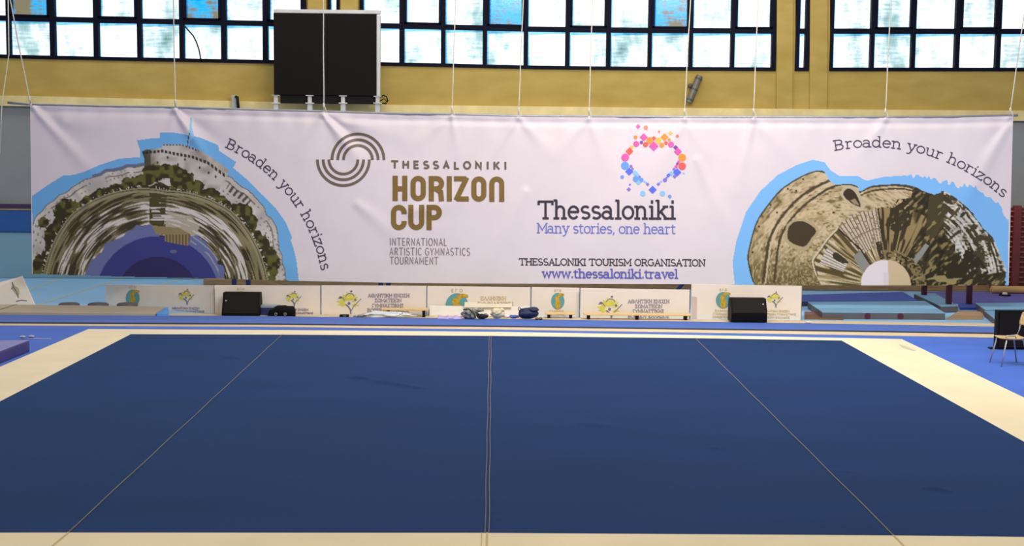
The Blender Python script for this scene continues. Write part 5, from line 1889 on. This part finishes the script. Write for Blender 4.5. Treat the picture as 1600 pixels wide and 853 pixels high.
# blue apparatus legs behind the banner
m_blueleg = M('navy_steel', (40, 50, 108), .5, .08, 3)
for x, D, lab in ((366, 31, 'dark blue upright seen under the banner above the left monitor speaker, left of its pair'), (388, 31, 'dark blue upright seen under the banner above the left monitor speaker, right of its pair'),
                  (595, 31, 'dark blue upright under the banner left of the first bench, left of its pair'), (607, 31, 'dark blue upright under the banner near the first bench, right of its pair')):
    p = at(x, 442, D)
    t = thing('steel_upright', lab, 'post', (p.x, D, 0), 'dark blue apparatus uprights')
    MB().box(p.x - .05, p.x + .05, D - .04, D + .04, .015, 1.5).build('upright', m_blueleg, t, bevel=.008)
    MB().box(p.x - .10, p.x + .10, D - .12, D + .12, 0, .0145).build('foot_plate', m_blueleg, t)
p, q = at(1057, 455, 30.5), at(1067, 443, 30.5)
o = MB().tube([Vector((p.x - .3, 30.5, .03)), p, q, Vector((q.x + .5, 30.5, 1.1))], .045, 8).build('apparatus_brace', m_blueleg)
tag(o, 'dark blue slanting brace seen under the banner left of the last board', 'brace')

# wall bars at the far right
WBY = 32.5
m_redbar = M('red_brown_wood', (112, 38, 40), .5, .15, 3)
m_rung = M('brown_rung_wood', (142, 84, 58), .5, .15, 4)
c = at(1600, 447, WBY)
t = thing('wall_bars', 'dark red wooden wall bars beside the right end of the banner', 'wall bars', (c.x, WBY, .0))
zt = at(1588, 321, WBY).z
for x in (1585, 1640):
    X = at(x, 400, WBY).x
    MB().box(X - .085, X + .085, WBY - .12, WBY + .03, 0, zt).build('upright', m_redbar, t, bevel=.008)
Xa, Xb = at(1585, 400, WBY).x, at(1640, 400, WBY).x
X_l = at(1550, 400, WBY).x
for k in range(16):
    z = zt - .14 - k * .118
    if z < .1:
        break
    MB().tube([(X_l, WBY - .03, z), (Xb + .3, WBY - .03, z)], .02, 8).build('rung', m_rung, t, smooth=True)
MB().box(X_l, Xb + .3, WBY + .035, WBY + .06, .1, zt - .05).build('back_board', m_redbar, t)
c = gr(1570, 462, .012)
t = thing('weight_disc', 'small black disc with pale top on the violet carpet', 'disc', c)
MB().lathe([(.01, 0), (.13, 0), (.13, .03), (.11, .035), (.01, .035)], c + Vector((0, 0, .001))).build('base', m_blackcase, t)
MB().lathe([(.01, .036), (.06, .036), (.05, .075), (.01, .08)], c + Vector((0, 0, .001))).build('cap', m_white, t)

c0, c1 = at(1549, 452, 32.22), at(1625, 452.5, 32.22)
rr = 0.085
b = MB()
b.tube([Vector((c0.x, 32.22, rr + .014)), Vector((c1.x, 32.22, rr + .014))], rr, 20)
b.tube([Vector((c0.x - .02, 32.22, rr + .014)), Vector((c0.x + .01, 32.22, rr + .014))], rr * .55, 14)
o = b.build('rolled_mat', M('tan_felt', (206, 166, 108), .8, .1, 4), smooth=False)
tag(o, 'tan rolled mat lying at the foot of the red wall bars', 'mat')

# black loudspeaker at the right edge
D = 23.45
A, B_ = at(1557.5, 545, D), at(1603, 545, D)
zt = at(1580, 485, D + .05).z
t = thing('loudspeaker', 'tall black loudspeaker standing on the blue carpet behind the chair', 'speaker', ((A.x + B_.x) / 2, D + .2, .012))
MB().box(A.x, B_.x, D, D + .18, .012, zt).build('cabinet', m_spk, t, bevel=.012)
MB().box(A.x + .03, B_.x - .03, D - .012, D - .001, .05, zt - .04).build('grille', m_grille, t, bevel=.004)
MB().box(A.x - .10, A.x - .002, D + .03, D + .16, .012, .035).build('side_foot', m_blackcase, t, bevel=.004)

# chair
cc = gr(1577.5, 569.5, .012)
cx_, cy_ = cc.x, cc.y
ch = thing('chair', 'wooden seated chair with chrome legs at the right edge in front of the loudspeaker', 'chair', (cx_, cy_, .012))
R = Matrix.Rotation(math.radians(6), 3, 'Z')
L = lambda x, y, z: R @ Vector((x, y, 0)) + Vector((cx_, cy_, .012 + z))
m_chrome = M('chrome', (176, 176, 180), .35, .05, 5, metal=.35)
m_ply = M('beech_ply', (190, 160, 110), .45, .12, 4, stretch=(1, 6, 6))
# faces left (-x): front legs at -x
b = MB()
SZ = .445
n_ = 10
vs = []
for j in range(n_ + 1):
    for i in range(n_ + 1):
        u, v = i / n_, j / n_
        z = SZ - .02 * math.sin(math.pi * u) - .018 * max(0, .25 - u) * 4 * .6 + .012 * (2 * v - 1) ** 2
        yw = .19 * (1 - .10 * abs(2 * u - 1) ** 3)
        vs.append(L(-.19 + .38 * u, (2 * v - 1) * yw, z))
b.add(vs, [(j * (n_ + 1) + i, j * (n_ + 1) + i + 1, (j + 1) * (n_ + 1) + i + 1, (j + 1) * (n_ + 1) + i) for j in range(n_) for i in range(n_)])
b.build('seat', m_ply, ch, smooth=True, solid=.014)
vs = []
b = MB()
for j in range(n_ + 1):
    for i in range(n_ + 1):
        u, v = i / n_, j / n_
        z = SZ + .17 + .20 * u
        xx = .215 + .05 * u + .03 * (1 - (2 * v - 1) ** 2)
        vs.append(L(xx, (2 * v - 1) * .19 * (1 - .12 * abs(2 * u - 1) ** 3), z))
b.add(vs, [(j * (n_ + 1) + i, j * (n_ + 1) + i + 1, (j + 1) * (n_ + 1) + i + 1, (j + 1) * (n_ + 1) + i) for j in range(n_) for i in range(n_)])
b.build('backrest', m_ply, ch, smooth=True, solid=.014)
for s in (-1, 1):
    MB().tube([L(-.235, s * .20, 0), L(-.15, s * .165, SZ - .03), L(-.11, s * .16, SZ - .02)], .012, 8).build('leg', m_chrome, ch, smooth=True)
    MB().tube([L(.215, s * .20, 0), L(.13, s * .165, SZ - .04), L(.10, s * .16, SZ - .025)], .012, 8).build('leg', m_chrome, ch, smooth=True)
    MB().tube([L(-.11, s * .16, SZ - .022), L(.13, s * .16, SZ - .022), L(.19, s * .165, SZ + .0), L(.225, s * .17, SZ + .1), L(.265, s * .17, SZ + .33)], .011, 8).build('side_rail', m_chrome, ch, smooth=True)
MB().tube([L(-.10, -.16, SZ - .024), L(-.10, .16, SZ - .024)], .010, 8).build('cross_bar', m_chrome, ch, smooth=True)
MB().tube([L(-.15, -.13, SZ - .002), L(-.13, -.135, SZ + .03), L(.0, -.135, SZ + .03), L(.025, -.13, SZ - .005)], .012, 8).build('link_bar', m_chrome, ch, smooth=True)
